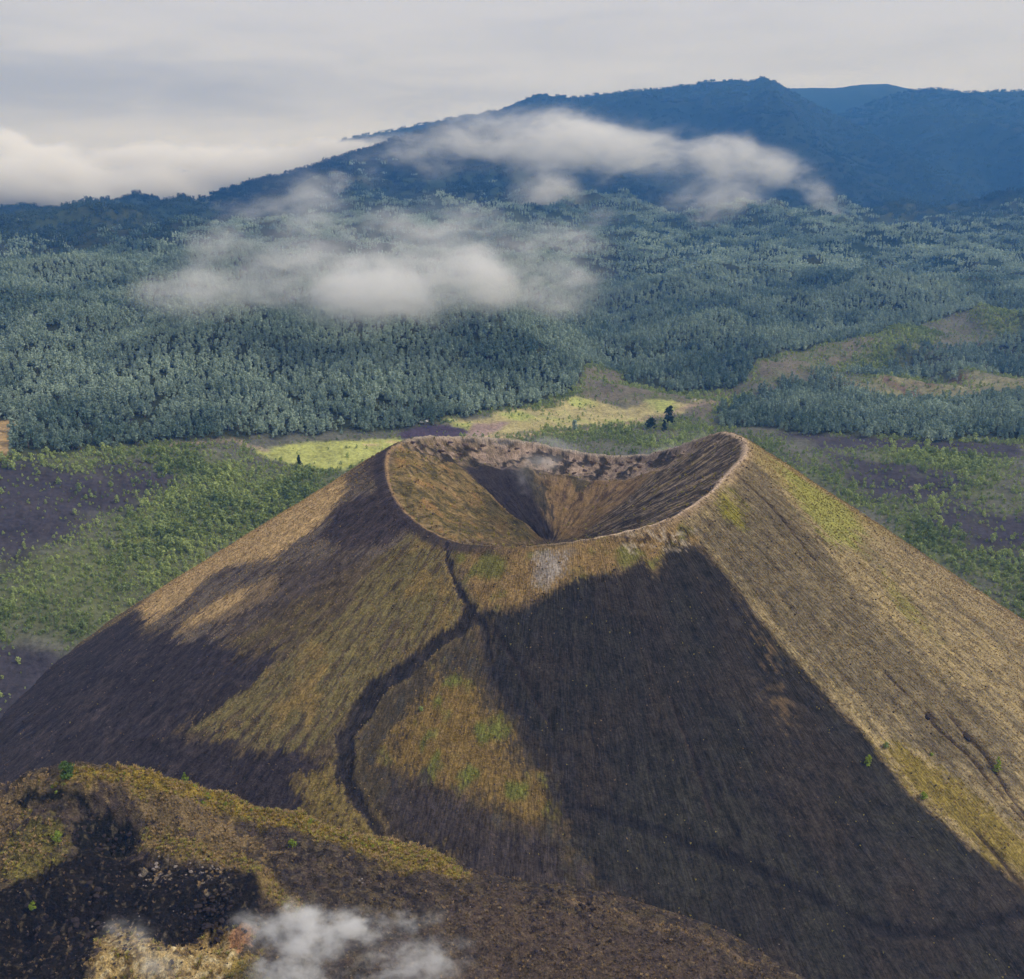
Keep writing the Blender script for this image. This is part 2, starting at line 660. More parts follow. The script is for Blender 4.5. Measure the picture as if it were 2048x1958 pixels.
M_CONE = soil_material("cone_soil", 0.8, 0.16, 0.8, 3.0, True, 0.6)
M_HILL = soil_material("scoria_soil", 1.0, 0.22, 0.8, 2.4, False, 0.9)
M_LAND = soil_material("land_soil", 0.22, 0.03, 0.45, 1.5)

# ------------------------------------------------------------------ terrain sheet
a_dense = np.linspace(R(-39), R(39), 860)
a_coarse = np.linspace(R(39), R(321), 96)[1:-1]
AZ = np.r_[a_dense, a_coarse]
RR = np.r_[np.geomspace(30, 480, 26)[:-1], np.geomspace(480, 11500, 470)[:-1], np.geomspace(11500, 60000, 26)]
nr, nc = len(RR), len(AZ)
TX = (RR[:, None] * np.sin(AZ)[None, :]).ravel()
TY = (RR[:, None] * np.cos(AZ)[None, :]).ravel()
TZ = h_terr(TX, TY)
TR = np.hypot(TX, TY)
TP = np.arctan2(TX, TY)

# where the wood begins, for each bearing
_edge_px = [(-150, 800), (0, 862), (20, 876), (150, 866), (300, 848), (420, 842), (560, 836), (760, 828), (880, 800), (1000, 780), (1085, 762), (1112, 745), (1120, 716), (1150, 706), (1185, 706),
            (1200, 730), (1300, 735), (1430, 728), (1450, 700), (1545, 672), (1640, 652), (1760, 630), (1962, 590), (2150, 560)]
_ep = np.array([hit(u, v, lambda x, y: h_terr(x, y, False)) for u, v in _edge_px])
E_PH, E_R = np.arctan2(_ep[:, 0], _ep[:, 1]), np.hypot(_ep[:, 0], _ep[:, 1])


def TXY(pts):
    return to_xy(pts, lambda x, y: h_terr(x, y, False))


WOOD_B = TXY([(1365, 805), (1400, 770), (1480, 735), (1580, 712), (1700, 735), (1840, 745), (2100, 748), (2100, 842), (1800, 842), (1600, 832), (1480, 820), (1400, 818)])
WOOD_C = TXY([(1560, 712), (1640, 690), (1750, 662), (2050, 600), (2050, 668), (1850, 688), (1700, 702)])
FIELD_1 = TXY([(488, 864), (560, 850), (760, 838), (800, 845), (660, 900), (610, 897), (560, 888), (510, 876)])
FIELD_2 = TXY([(885, 806), (960, 788), (1100, 768), (1180, 776), (1290, 782), (1340, 770), (1300, 790), (1200, 806), (1050, 830), (950, 836), (880, 836)])
ASH_P = TXY([(760, 836), (775, 822), (830, 812), (885, 818), (905, 826), (880, 838)])
PINK_P = TXY([(890, 838), (905, 812), (980, 808), (960, 822), (930, 838)])
FIELD_L = TXY([(-60, 806), (20, 804), (36, 810), (30, 835), (14, 872), (-60, 880)])
OPEN_M = TXY([(1112, 772), (1120, 718), (1185, 708), (1205, 738), (1430, 735), (1400, 765), (1350, 800), (1290, 785), (1200, 776)])
OPEN_R = TXY([(1440, 735), (1450, 702), (1545, 675), (1640, 655), (1700, 655), (1600, 695), (1540, 712)])
OPEN_R2 = TXY([(1600, 715), (1700, 705), (1800, 695), (2100, 672), (2100, 742), (1840, 742), (1700, 732)])
ASH_L = TXY([(-80, 905), (60, 885), (210, 880), (330, 900), (300, 935), (210, 985), (110, 1040), (-80, 1100)])
ASH_L2 = TXY([(-80, 1232), (70, 1236), (112, 1246), (140, 1290), (0, 1400), (-80, 1420)])
ASH_R = TXY([(1500, 830), (1720, 838), (1962, 855), (1962, 875), (1700, 862), (1560, 858)])
ASH_R2 = TXY([(1590, 870), (1850, 905), (1860, 960), (1740, 970), (1650, 925)])
ASH_R3 = TXY([(1780, 985), (1990, 1000), (1990, 1080), (1850, 1060)])
GREEN_L = TXY([(-80, 1075), (120, 1040), (260, 1000), (420, 930), (620, 905), (500, 1010), (300, 1140), (190, 1215), (110, 1240), (-80, 1225)])
GREEN_R = TXY([(1560, 905), (1700, 985), (1850, 1000), (2020, 1020), (2020, 1180), (1962, 1150), (1760, 1030), (1600, 930)])
TRACK = TXY([(1100, 826), (1180, 812), (1240, 800), (1290, 792), (1340, 776), (1385, 766)])
TRACK2 = TXY([(700, 852), (860, 840), (960, 838), (1060, 830), (1120, 824)])
TRACK3 = TXY([(330, 852), (400, 846), (450, 842), (470, 852), (510, 862)])


def plain_state(x, y):
    """wood, shrub density and soil masks at ground points"""
    r = np.hypot(x, y)
    ph = np.arctan2(x, y)
    n = fbm(x / 60, y / 60, 4, 61)
    n2 = fbm(x / 190 + 5, y / 190, 3, 66)
    e = np.interp(ph, E_PH, E_R)
    wood = sstep(-8, 14, r - e * (1 + 0.02 * fbm(ph * 60, ph * 0, 3, 71)))
    wood = np.maximum(wood, sstep(-15, 15, sdf_poly(x, y, WOOD_B) + 40 * n))
    wood = np.maximum(wood, 0.75 * sstep(-15, 25, sdf_poly(x, y, WOOD_C) + 60 * n))
    S = lambda P, w, a: sstep(-w, w, sdf_poly(x, y, P) + a * n)
    ash = np.maximum.reduce([S(ASH_L, 25, 60), S(ASH_R, 12, 40), S(ASH_R2, 20, 60), S(ASH_R3, 12, 40), S(ASH_P, 3, 4), S(ASH_L2, 10, 10)])
    f1, f2 = S(FIELD_1, 4, 10), S(FIELD_2, 12, 50)
    fl = S(FIELD_L, 4, 6)
    gl = np.maximum(S(GREEN_L, 25, 50), S(GREEN_R, 15, 30))
    om = np.maximum(S(OPEN_M, 10, 20), S(OPEN_R, 14, 30))
    o2 = S(OPEN_R2, 25, 70)
    wood = wood * (1 - fl)
    return dict(gl=gl, wood=wood, ash=ash, f1=f1, f2=f2, fl=fl, om=om, o2=o2, n=n, n2=n2, r=r, ph=ph)


near = TR < 3200
st = plain_state(TX[near], TY[near])
tc = np.tile(lin((58, 66, 44)), (len(TX), 1))
x, y = TX[near], TY[near]
c = np.tile(lin((96, 96, 86)), (len(x), 1))
c = layer(c, sstep(-0.15, 0.25, st['n2']), lin((94, 100, 70)))
c = layer(c, st['gl'] * .8, lin((96, 102, 66)))
c = layer(c, st['ash'], lin((66, 62, 68)))
c = layer(c, st['om'], lin((106, 100, 88)))
c = layer(c, st['om'] * sstep(0, .3, st['n']), lin((96, 100, 74)))
c = layer(c, st['o2'] * .9, lin((128, 124, 96)))
c = layer(c, st['o2'] * sstep(0.05, .35, st['n']), lin((108, 88, 78)))
c = layer(c, st['f1'], lin((164, 168, 100)))
c = layer(c, st['f1'] * sstep(-.1, .35, st['n2'] + .5 * st['n']), lin((150, 158, 84)))
c = layer(c, st['f2'], lin((166, 156, 112)))
c = layer(c, st['f2'] * sstep(0.05, .4, st['n']), lin((156, 162, 96)))
c = layer(c, st['fl'], lin((165, 140, 100)))
c = layer(c, sstep(-2, 3, sdf_poly(x, y, ASH_P)), lin((74, 64, 80)))
c = layer(c, sstep(-3, 4, sdf_poly(x, y, PINK_P)), lin((150, 130, 122)))
for TRK, wd, cc in ((TRACK, 5, (150, 132, 112)), (TRACK2, 3, (190, 168, 130)), (TRACK3, 4, (150, 135, 118))):
    c = layer(c, sstep(-1.5, 1.5, d_line(x, y, TRK, [wd] * len(TRK)) + 2 * st['n']) * 0.85, lin(cc))
c = layer(c, st['wood'], lin((50, 56, 38)))
tc[near] = c
farm = ~near
tc[farm] = layer(tc[farm], sstep(-.1, .3, fbm(TX[farm] / 900, TY[farm] / 900, 3, 81)), lin((44, 58, 44)))

tc[TR > 5000] = lin((32, 44, 40))
F = grid_faces(nr, nc, True)
fi = F[:, 0]
is_mtn = TR[fi] >= 4300
is_hill = (TR[fi] >= 1500) & ~is_mtn


def sub_terrain(name, sel, label, cat):
    f = F[sel]
    used, inv = np.unique(f, return_inverse=True)
    o = mesh_obj(name, np.c_[TX, TY, TZ][used], inv.reshape(-1, 4)[:, ::-1], M_LAND, smooth=True, col=tc[used])
    return tag(o, label, cat, kind='structure')


sub_terrain('ground', ~(is_mtn | is_hill), 'flat plain of dark ash and lava round the foot of the cone, dotted with shrubs', 'ground')
sub_terrain('hills', is_hill, 'wooded foothills that rise behind the crater towards the mountains', 'hills')
sub_terrain('mountains', is_mtn, 'blue hazy mountain range with a small pointed summit on the skyline', 'mountains')

# ------------------------------------------------------------------ the cone
th_f = np.linspace(R(-205), R(25), 1000)
th_b = np.linspace(R(25), R(155), 200)[1:-1]
TH = np.r_[th_f, th_b]
Q = np.r_[np.linspace(0.004, 0.7, 46)[:-1], np.linspace(0.7, 0.992, 44)]
S_ = np.r_[0, 0.7, 1.4, np.geomspace(2.2, 440, 205)] if False else np.r_[np.linspace(0, 6, 8)[:-1], np.linspace(6, 300, 190)[:-1], np.linspace(300, 440, 30)]
nth = len(TH)
rx, ry = CX + RIM * np.cos(TH), CY + RIM * np.sin(TH)
IX = BX + (rx - BX)[None, :] * Q[:, None]
IY = BY + (ry - BY)[None, :] * Q[:, None]
OX = CX + (RIM + S_[:, None]) * np.cos(TH)[None, :]
OY = CY + (RIM + S_[:, None]) * np.sin(TH)[None, :]
X = np.r_[IX, OX].ravel()
Y = np.r_[IY, OY].ravel()
isin = np.r_[np.ones(IX.size, bool), np.zeros(OX.size, bool)]
THV = np.tile(TH, len(Q) + len(S_))
SV = np.r_[np.repeat((Q - 1) * RIM, nth), np.repeat(S_, nth)]
QV = np.r_[np.repeat(Q, nth), np.ones(OX.size)]
Z = h_cone(X, Y)
arc = THV * 250.0
# rills down the slope: noise stretched along the fall line
iso = fbm(X / 16, Y / 16, 4, 111)
iso2 = fbm(X / 5, Y / 5, 3, 115)
big = fbm(X / 60, Y / 60, 3, 118)
st1 = fbm((arc + 5 * iso) / 10, SV / 70 + .4 * big, 4, 101)
st2 = fbm((arc + 2.5 * iso2 + 3 * iso) / 3.6, SV / 26 + .5 * iso, 3, 105)
damp = sstep(3, 30, np.abs(SV))
Z = Z + np.where(isin, 0, damp * (0.6 * st1 + 0.25 * st2 + 0.9 * iso + 2.2 * big + .25 * iso2))
Z = Z + np.where(isin, (3.4 * fbm(THV * 8 + .6 * iso, QV * 3, 4, 121) + 1.6 * iso + .8 * iso2) * sstep(1, .93, QV) * sstep(0, .2, QV) + (1.6 + 1.2 * iso2) * sstep(.16, .02, QV), 0)

# inner relief: the spur on the left and the broken cliffs under the far rim
thd = np.degrees(np.mod(THV, 2 * np.pi))
spur = to_xy([(870, 893), (925, 940), (975, 990), (1035, 1036)])
sp = d_line(X, Y, spur, [0] * 4)
left_side = sdf_poly(X, Y, to_xy([(760, 850), (870, 893), (925, 940), (975, 990), (1040, 1037), (860, 1037), (790, 1000), (745, 930)]))
Z = Z + np.where(isin, 5.5 * sstep(-5, 4, left_side) * sstep(1.0, 0.85, QV) * sstep(0.0, 0.2, QV), 0)
back = sstep(15, 40, thd) * sstep(172, 150, thd)
cl = back * sstep(.70, .80, QV + 0.05 * iso) * sstep(1.0, .955, QV)
Z = Z + np.where(isin, cl * (-4.0 + 2.6 * fbm(X / 11, Y / 11, 4, 131) + 2.0 * np.abs(fbm(X / 15, Y / 15, 3, 133))), 0)
# rim: slightly uneven
Z = Z + 1.5 * fbm(THV * 11, SV * 0, 4, 141) * sstep(12, 0, np.abs(SV)) + back * 2.0 * fbm(THV * 26, SV * 0, 4, 143) * sstep(10, 0, np.abs(SV))

# ---- base colours of the outer flank
c = np.tile(lin((96, 84, 68)), (len(X), 1))
c = layer(c, sstep(-.1, .3, iso + st1), lin((112, 98, 66)))


spk = rng.normal(size=len(X))


def P_out(pts, soft, amp=6.0, kind='streak'):
    P = to_xy(pts)
    n = {'streak': st1 * 0.7 + st2 * 0.5 + iso * 0.2, 'iso': iso * 0.7 + iso2 * 0.5, 'both': st1 * .4 + iso * .6 + iso2 * .3}[kind]
    m = sstep(-soft * .55, soft * .55, sdf_poly(X, Y, P) + 1.2 * amp * n + (.4 * soft + .35) * spk)
    return m * (~isin)


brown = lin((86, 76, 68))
ash_c = lin((50, 48, 48))
right = P_out([(1395, 905), (1424, 838), (8, 0, 0), (60, 0, 0), (60, 440, 0), (-20, 440, 0), (-35, 440, 0), (1962, 1700), (1870, 1630), (1740, 1515), (1650, 1400), (1560, 1310), (1450, 1180), (1400, 1110), (1345, 1040), (1300, 1005), (1340, 975)], 2.0, 2.5)
c = layer(c, right, lin((154, 134, 100)))
c = layer(c, right * sstep(0, .35, st1 * .6 + .5 * iso + .5 * big) * .6, lin((102, 92, 76)))
c = layer(c, right * sstep(.15, .35, st2 + .5 * iso2) * .6, lin((82, 74, 64)))
c = layer(c, right * sstep(.05, .4, -st1 * .6 + .6 * iso) * .6, lin((170, 148, 106)))
upl = P_out([(735, 868), (745, 930), (790, 1005), (850, 1040), (780, 1060), (640, 1100), (480, 1200), (330, 1290), (250, 1175), (450, 1035), (620, 915)], 6, 12)
c = layer(c, upl, lin((116, 102, 90)))
c = layer(c, upl * sstep(-.05, .25, st2 + st1), lin((84, 75, 72)))
tanl = P_out([(262, 1168), (300, 1132), (450, 1034), (560, 962), (640, 920), (662, 945), (615, 1000), (565, 1036), (520, 1076), (440, 1080), (398, 1106), (352, 1152), (278, 1204)], 3, 7)
c = layer(c, tanl, lin((206, 170, 122)))
tan2 = P_out([(330, 1218), (370, 1180), (430, 1140), (530, 1112), (525, 1140), (470, 1165), (400, 1195)], 4, 10)
c = layer(c, tan2, lin((196, 162, 116)))
wedge = P_out([(785, 1008), (845, 1042), (868, 1110), (893, 1165), (868, 1205), (800, 1250), (705, 1320), (660, 1400), (560, 1450), (350, 1410), (430, 1330), (560, 1240), (660, 1150), (725, 1070)], 4, 24)
c = layer(c, wedge, lin((126, 112, 72)))
c = layer(c, wedge * sstep(-.05, .3, st2 + .5 * st1), lin((88, 78, 64)))
c = layer(c, wedge * sstep(0.05, .4, iso + big), lin((142, 118, 72)))
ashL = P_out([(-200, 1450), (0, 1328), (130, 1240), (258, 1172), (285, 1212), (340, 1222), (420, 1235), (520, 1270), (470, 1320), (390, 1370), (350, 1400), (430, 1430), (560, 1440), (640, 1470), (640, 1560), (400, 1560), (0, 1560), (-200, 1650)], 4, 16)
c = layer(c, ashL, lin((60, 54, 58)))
ashU = P_out([(725, 945), (745, 960), (780, 1003), (786, 1012), (740, 1048), (660, 1058), (605, 1030), (640, 985), (690, 950)], 4, 7)
c = layer(c, ashU, lin((72, 64, 66)))
c = layer(c, P_out([(700, 885), (722, 868), (732, 900), (715, 925), (698, 915)], 3, 5) * .8, lin((80, 70, 70)))
belt = P_out([(560, 1080), (720, 1050), (640, 1130), (500, 1190), (330, 1215), (430, 1170)], 7, 14)
c = layer(c, belt * .6, lin((80, 72, 70)))
rimtan = P_out([(870, 1046), (1050, 1048), (1200, 1025), (1300, 1000), (1345, 1030), (1330, 1042), (1275, 1045), (1255, 1100), (1230, 1070), (1190, 1098), (1130, 1100), (1080, 1118), (1000, 1162), (925, 1168), (893, 1130)], 3, 6, 'both')
c = layer(c, rimtan, lin((146, 118, 78)))
c = layer(c, rimtan * sstep(0, .4, big + iso), lin((118, 112, 60)))
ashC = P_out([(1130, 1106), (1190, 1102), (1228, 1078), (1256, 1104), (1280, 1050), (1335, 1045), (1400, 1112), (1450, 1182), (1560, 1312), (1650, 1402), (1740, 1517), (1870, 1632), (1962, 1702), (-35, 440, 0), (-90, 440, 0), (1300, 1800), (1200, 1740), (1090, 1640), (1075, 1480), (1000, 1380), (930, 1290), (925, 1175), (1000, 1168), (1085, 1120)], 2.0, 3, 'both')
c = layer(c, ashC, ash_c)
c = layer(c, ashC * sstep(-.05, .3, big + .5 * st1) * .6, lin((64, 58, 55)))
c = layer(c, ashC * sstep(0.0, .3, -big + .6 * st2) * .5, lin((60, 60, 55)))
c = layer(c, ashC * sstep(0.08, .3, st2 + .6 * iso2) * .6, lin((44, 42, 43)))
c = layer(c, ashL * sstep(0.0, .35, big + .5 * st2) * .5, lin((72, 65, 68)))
lowm = P_out([(905, 1185), (935, 1290), (1000, 1385), (1070, 1490), (1085, 1600), (1200, 1740), (890, 1665), (735, 1600), (690, 1560), (668, 1500), (660, 1440), (720, 1340), (800, 1260)], 4, 8, 'both')
c = layer(c, lowm, lin((84, 76, 62)))
c = layer(c, lowm * sstep(0, .3, iso2 + .6 * st2), lin((66, 64, 60)))
tanm = P_out([(760, 1400), (840, 1300), (920, 1330), (990, 1440), (1050, 1550), (1000, 1580), (900, 1530), (800, 1510), (740, 1460)], 9, 18, 'both')
c = layer(c, tanm * .9, lin((134, 108, 62)))
c = layer(c, tanm * sstep(0.05, .35, iso), lin((112, 112, 56)))
greym = P_out([(740, 1480), (830, 1500), (940, 1560), (1060, 1620), (1200, 1740), (900, 1670), (800, 1620), (740, 1600)], 7, 14, 'both')
c = layer(c, greym * .9, lin((66, 60, 62)))
fum = P_out([(1035, 1060), (1080, 1060), (1075, 1100), (1040, 1125), (1020, 1110)], 4, 8, 'both')
c = layer(c, fum * .8, lin((165, 152, 145)))
fum2 = P_out([(1185, 1025), (1260, 1015), (1330, 1015), (1320, 1040), (1240, 1050), (1195, 1050)], 3, 9, 'iso')
c = layer(c, fum2 * sstep(-.1, .2, iso2) * .8, lin((176, 158, 140)))
c = layer(c, fum2 * sstep(.05, .25, -iso2) * .9, lin((58, 52, 50)))
zb = P_out([(1345, 1030), (1400, 935), (1440, 880), (1500, 940), (1600, 1080), (1750, 1250), (1962, 1430), (1962, 1560), (1800, 1440), (1650, 1335), (1560, 1290), (1450, 1165)], 8, 16)
c = layer(c, zb * .7, lin((106, 94, 76)))
c = layer(c, zb * sstep(.0, .3, st2 * .7 + iso2 * .5) * .6, lin((80, 74, 62)))
zy = P_out([(1424, 838), (1500, 860), (1600, 940), (1720, 1040), (1600, 1000), (1500, 930), (1440, 880)], 6, 8)
c = layer(c, zy * .7, lin((158, 138, 88)))
green = P_out([(1490, 888), (1545, 925), (1620, 970), (1655, 1010), (1640, 1050), (1590, 1035), (1530, 970)], 8, 16)
c = layer(c, green * .75, lin((148, 146, 70)))
green2 = P_out([(1355, 935), (1390, 935), (1425, 975), (1425, 1012), (1390, 990)], 5, 8)
c = layer(c, green2 * .85, lin((142, 132, 54)))
green3 = P_out([(1670, 1412), (1740, 1440), (1900, 1555), (1990, 1630), (1990, 1712), (1870, 1622), (1745, 1512)], 4, 9)
c = layer(c, green3 * .8, lin((130, 112, 48)))
gr4 = P_out([(1690, 1090), (1760, 1180), (1800, 1230), (1720, 1170)], 5, 10)
c = layer(c, gr4 * .6, lin((132, 124, 62)))


def line_out(pts, w, n=None):
    P = to_xy(pts)
    return d_line(X, Y, P, w) + (n if n is not None else 0)


gul = line_out([(854, 1044), (862, 1088), (878, 1128), (904, 1166), (890, 1198), (832, 1234), (776, 1284), (712, 1318), (690, 1368), (660, 1410), (664, 1465), (668, 1512), (704, 1560), (728, 1605)],
               [1.2, 1.1, 1.5, 3.2, 4.6, 4.4, 5.0, 7.0, 7.0, 5.4, 4.6, 2.8, 1.8, 1.0])
gul = np.maximum(gul, line_out([(900, 1170), (930, 1200), (938, 1260)], [2.5, 1.6, .4]))
gul = np.maximum(gul, line_out([(668, 1440), (645, 1480), (652, 1520)], [2, 1.2, .3]))
gn = gul + 2.2 * st2 + 2.4 * iso2 + 3 * iso
gm = sstep(-.4, .4, gn + .3 * spk) * (~isin)
bank = sstep(-4.5, -1, gn) * (1 - gm) * (~isin)
c = layer(c, bank * sstep(0, .3, iso2 + .3) * .6, lin((122, 106, 74)))
c = layer(c, gm, lin((50, 46, 46)))
c = layer(c, gm * sstep(.0, .3, iso2 + .5 * st2), lin((62, 57, 58)))
Z = Z - np.where(isin, 0, 1.9 * sstep(-2.0, 2.5, gn) + .8 * sstep(0, 4, gn))
g2 = line_out([(925, 1180), (935, 1240), (950, 1300), (990, 1370), (1030, 1430), (1075, 1480), (1085, 1540)], [2, 3, 3, 4, 5, 7, 6])
c = layer(c, sstep(-4, 2, g2 + 5 * st2 + 3 * iso2) * .75 * (~isin), lin((48, 46, 50)))
g3 = line_out([(1100, 1545), (1200, 1570), (1300, 1606), (1400, 1640), (1500, 1685), (1600, 1735), (1700, 1785), (1800, 1790), (1962, 1750)], [.2, .6, 1.6, 1.6, 1.0, .6, 1.6, .4, .8])
c = layer(c, sstep(-1.5, 1.0, g3 + 1.2 + 2 * iso2 + 1.5 * iso) * .7 * (~isin), lin((34, 32, 35)))
Z = Z - np.where(isin, 0, 1.0 * sstep(-3, 2, g3))
for pts, w in (([(1775, 1355), (1790, 1385), (1850, 1440), (1900, 1500), (1962, 1570)], [1, 2, 1.2, 1.5, 1]),
               ([(1820, 1370), (1855, 1410), (1890, 1450), (1935, 1520), (1980, 1580)], [1, 2.2, 1.5, 1.5, 1]),
               ([(1700, 1290), (1750, 1340), (1775, 1365)], [.6, .8, 1]), ([(1780, 1060), (1850, 1120), (1920, 1170)], [.6, 1.2, .8]),
               ([(1870, 1590), (1930, 1660), (1990, 1740)], [1, 2, 2]), ([(1400, 900), (1470, 960), (1560, 1070)], [.4, .7, .4]),
               ([(940, 1190), (1000, 1290), (1060, 1400)], [.5, .9, .6]), ([(1280, 1330), (1330, 1450), (1370, 1580)], [.4, .8, .4])):
    gl = line_out(pts, w)
    c = layer(c, sstep(-1.5, 1.0, gl + 1.5 * st2 + iso2) * .85 * (~isin), lin((50, 44, 44)))
    Z = Z - np.where(isin, 0, 1.6 * sstep(-1.5, 1.5, gl))
patch = P_out([(1430, 1180), (1470, 1210), (1500, 1300), (1530, 1400), (1500, 1400), (1450, 1300)], 3, 9)
c = layer(c, patch * sstep(0, .25, iso2 + .5 * st2) * .7, lin((92, 78, 58)))

foot = P_out([(575, 1495), (640, 1470), (662, 1520), (700, 1570), (735, 1612), (830, 1628), (900, 1672), (860, 1700), (700, 1660), (600, 1600)], 5, 10, 'iso')
c = layer(c, foot * (1 - gm) * .9, lin((138, 118, 66)))
c = layer(c, foot * (1 - gm) * sstep(.05, .3, iso2 + .4 * iso) * .8, lin((92, 80, 60)))
_l = sstep(.07, .13, c.mean(1))[:, None]
c = c * ((1 - _l) * np.array([1.03, .97, .84]) + _l * np.array([.98, 1.03, 1.0]))
c = c * (1 + .16 * np.clip(rng.normal(size=(len(c), 1)), -2, 2) + .5 * iso2[:, None] * (1 - _l) + .45 * st2[:, None] * (1 - _l)).clip(.35, 2)
# ---- inside the crater
cin = np.tile(lin((122, 104, 78)), (len(X), 1))
wv_ = .10 * iso + .05 * iso2 + .06 * fbm(QV * 5, THV * 2, 3, 150)
ra = fbm((THV + wv_) * 15, QV * 2.2, 4, 151)
rb = fbm((THV + wv_ * .6) * 38, QV * 4.5, 3, 155)
cin = layer(cin, sstep(-.1, .25, ra + rb * .5), lin((82, 70, 60)))


def P_in(pts, soft, amp=3.0):
    return sstep(-soft, soft, sdf_poly(X, Y, to_xy(pts)) + amp * (ra + rb * .6 + iso * .6)) * isin


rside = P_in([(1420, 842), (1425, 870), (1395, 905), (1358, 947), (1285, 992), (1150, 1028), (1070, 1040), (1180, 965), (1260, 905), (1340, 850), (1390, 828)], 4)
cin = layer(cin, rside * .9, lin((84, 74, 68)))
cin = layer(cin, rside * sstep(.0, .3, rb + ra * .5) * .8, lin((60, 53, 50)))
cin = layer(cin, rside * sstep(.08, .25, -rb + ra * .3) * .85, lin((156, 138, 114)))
cin = layer(cin, sstep(.1, .3, iso2 + .6 * rb)[:] * .5, lin((84, 78, 60)))
cin = layer(cin, sstep(.1, .3, -iso2 - .6 * rb)[:] * .45, lin((158, 142, 116)))
for pts, w in (([(1290, 880), (1190, 950), (1080, 1034)], [1.2, 1.0, .8]), ([(1355, 868), (1230, 960), (1130, 1020)], [.8, 1.2, .8]), ([(1250, 905), (1150, 965), (1075, 1028)], [1.5, 2, 1])):
    cin = layer(cin, sstep(-1.5, 1, d_line(X, Y, to_xy(pts), w) + rb) * .7, lin((150, 132, 84)))
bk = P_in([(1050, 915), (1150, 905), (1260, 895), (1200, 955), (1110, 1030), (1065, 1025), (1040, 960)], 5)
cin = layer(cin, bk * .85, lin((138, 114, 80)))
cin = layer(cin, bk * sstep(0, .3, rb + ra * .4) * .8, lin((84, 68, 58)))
lft = P_in([(760, 850), (870, 893), (925, 940), (975, 990), (1035, 1037), (860, 1037), (795, 1000), (745, 930)], 3)
cin = layer(cin, lft, lin((140, 120, 80)))
cin = layer(cin, lft * sstep(-.05, .2, iso + iso2 * .6) * .8, lin((104, 94, 60)))
cin = layer(cin, lft * sstep(.1, .25, iso2 + .3 * iso) * .7, lin((78, 72, 50)))
cin = layer(cin, lft * sstep(.1, .35, -iso + rb * .3) * .7, lin((156, 122, 78)))
cin = layer(cin, P_in([(915, 955), (975, 990), (1030, 1034), (900, 1036), (880, 1020), (930, 1000)], 4) * .6, lin((84, 78, 54)))
cin = layer(cin, P_in([(890, 880), (960, 865), (1010, 890), (1040, 930), (1060, 990), (1010, 960), (930, 935)], 3, 7) * .8, lin((64, 62, 52)))
cin = layer(cin, P_in([(1085, 905), (1120, 900), (1135, 925), (1105, 940)], 2, 5) * .7, lin((62, 64, 46)))
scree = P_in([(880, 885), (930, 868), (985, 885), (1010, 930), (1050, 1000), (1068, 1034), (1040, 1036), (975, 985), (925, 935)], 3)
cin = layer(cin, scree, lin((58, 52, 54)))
cin = layer(cin, sstep(-1.0, .8, sp + 1.6) * isin * .7, lin((150, 130, 92)))
cb = back * sstep(.72, .80, QV + 0.06 * iso)
cbl = sstep(128, 112, thd)
for pts, w in (([(770, 900), (800, 945), (850, 985), (905, 1020)], [.5, .6, .6, .4]), ([(790, 880), (850, 930), (865, 950), (900, 1000), (960, 1030)], [.4, .5, .5, .5, .4]), ([(860, 950), (905, 925), (930, 945)], [.4, .4, .3])):
    cin = layer(cin, sstep(-.8, .5, d_line(X, Y, to_xy(pts), w) + .8 * rb) * .6, lin((176, 152, 108)))
cbl = sstep(128, 112, thd)
cin = layer(cin, cb * isin * (.25 + .6 * cbl) * sstep(-.5, .1, iso + .4), lin((156, 138, 122)))
cin = layer(cin, cb * isin * (1 - cbl) * .6 * sstep(-.1, .3, iso2 + iso), lin((112, 106, 78)))
cin = layer(cin, cb * sstep(.02, .2, iso2 * .5 + iso + .5 * fbm(THV * 5, QV * 6, 3, 177)) * isin, lin((66, 60, 54)))
cin = layer(cin, cb * sstep(.1, .35, -iso2 * .5 - iso) * isin * .7, lin((178, 156, 140)))
cin = layer(cin, sstep(.12, 0.0, QV + .05 * rb) * isin, lin((60, 54, 54)))
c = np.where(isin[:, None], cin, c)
# the trodden crest
pale = sstep(250, 285, thd) + sstep(30, 10, thd)
pale = np.clip(pale, 0, 1)
rimw = sstep(2.2 + 1.4 * sstep(300, 330, thd), 1.0, np.abs(SV + .4 + 1.6 * fbm(THV * 26, SV * 0, 4, 161)) + .8 * np.abs(iso2))
c = layer(c, sstep(9, 2, SV + 3 * iso) * pale * (~isin) * sstep(275, 300, np.where(thd < 40, thd + 360, thd)) * .6, lin((186, 160, 126)))
c = layer(c, rimw * (0.05 + .8 * pale), lin((214, 188, 162)))
leftrim = sstep(150, 175, thd) * sstep(262, 240, thd)
c = layer(c, sstep(5.5, 2.5, np.abs(SV - 4)) * leftrim * .8, lin((62, 54, 58)))
c = layer(c, sstep(1.7, .6, np.abs(SV + 1.2)) * leftrim * .8, lin((164, 134, 98)))
c = layer(c, sstep(2.5, .6, np.abs(SV)) * back * .8, lin((176, 162, 146)))

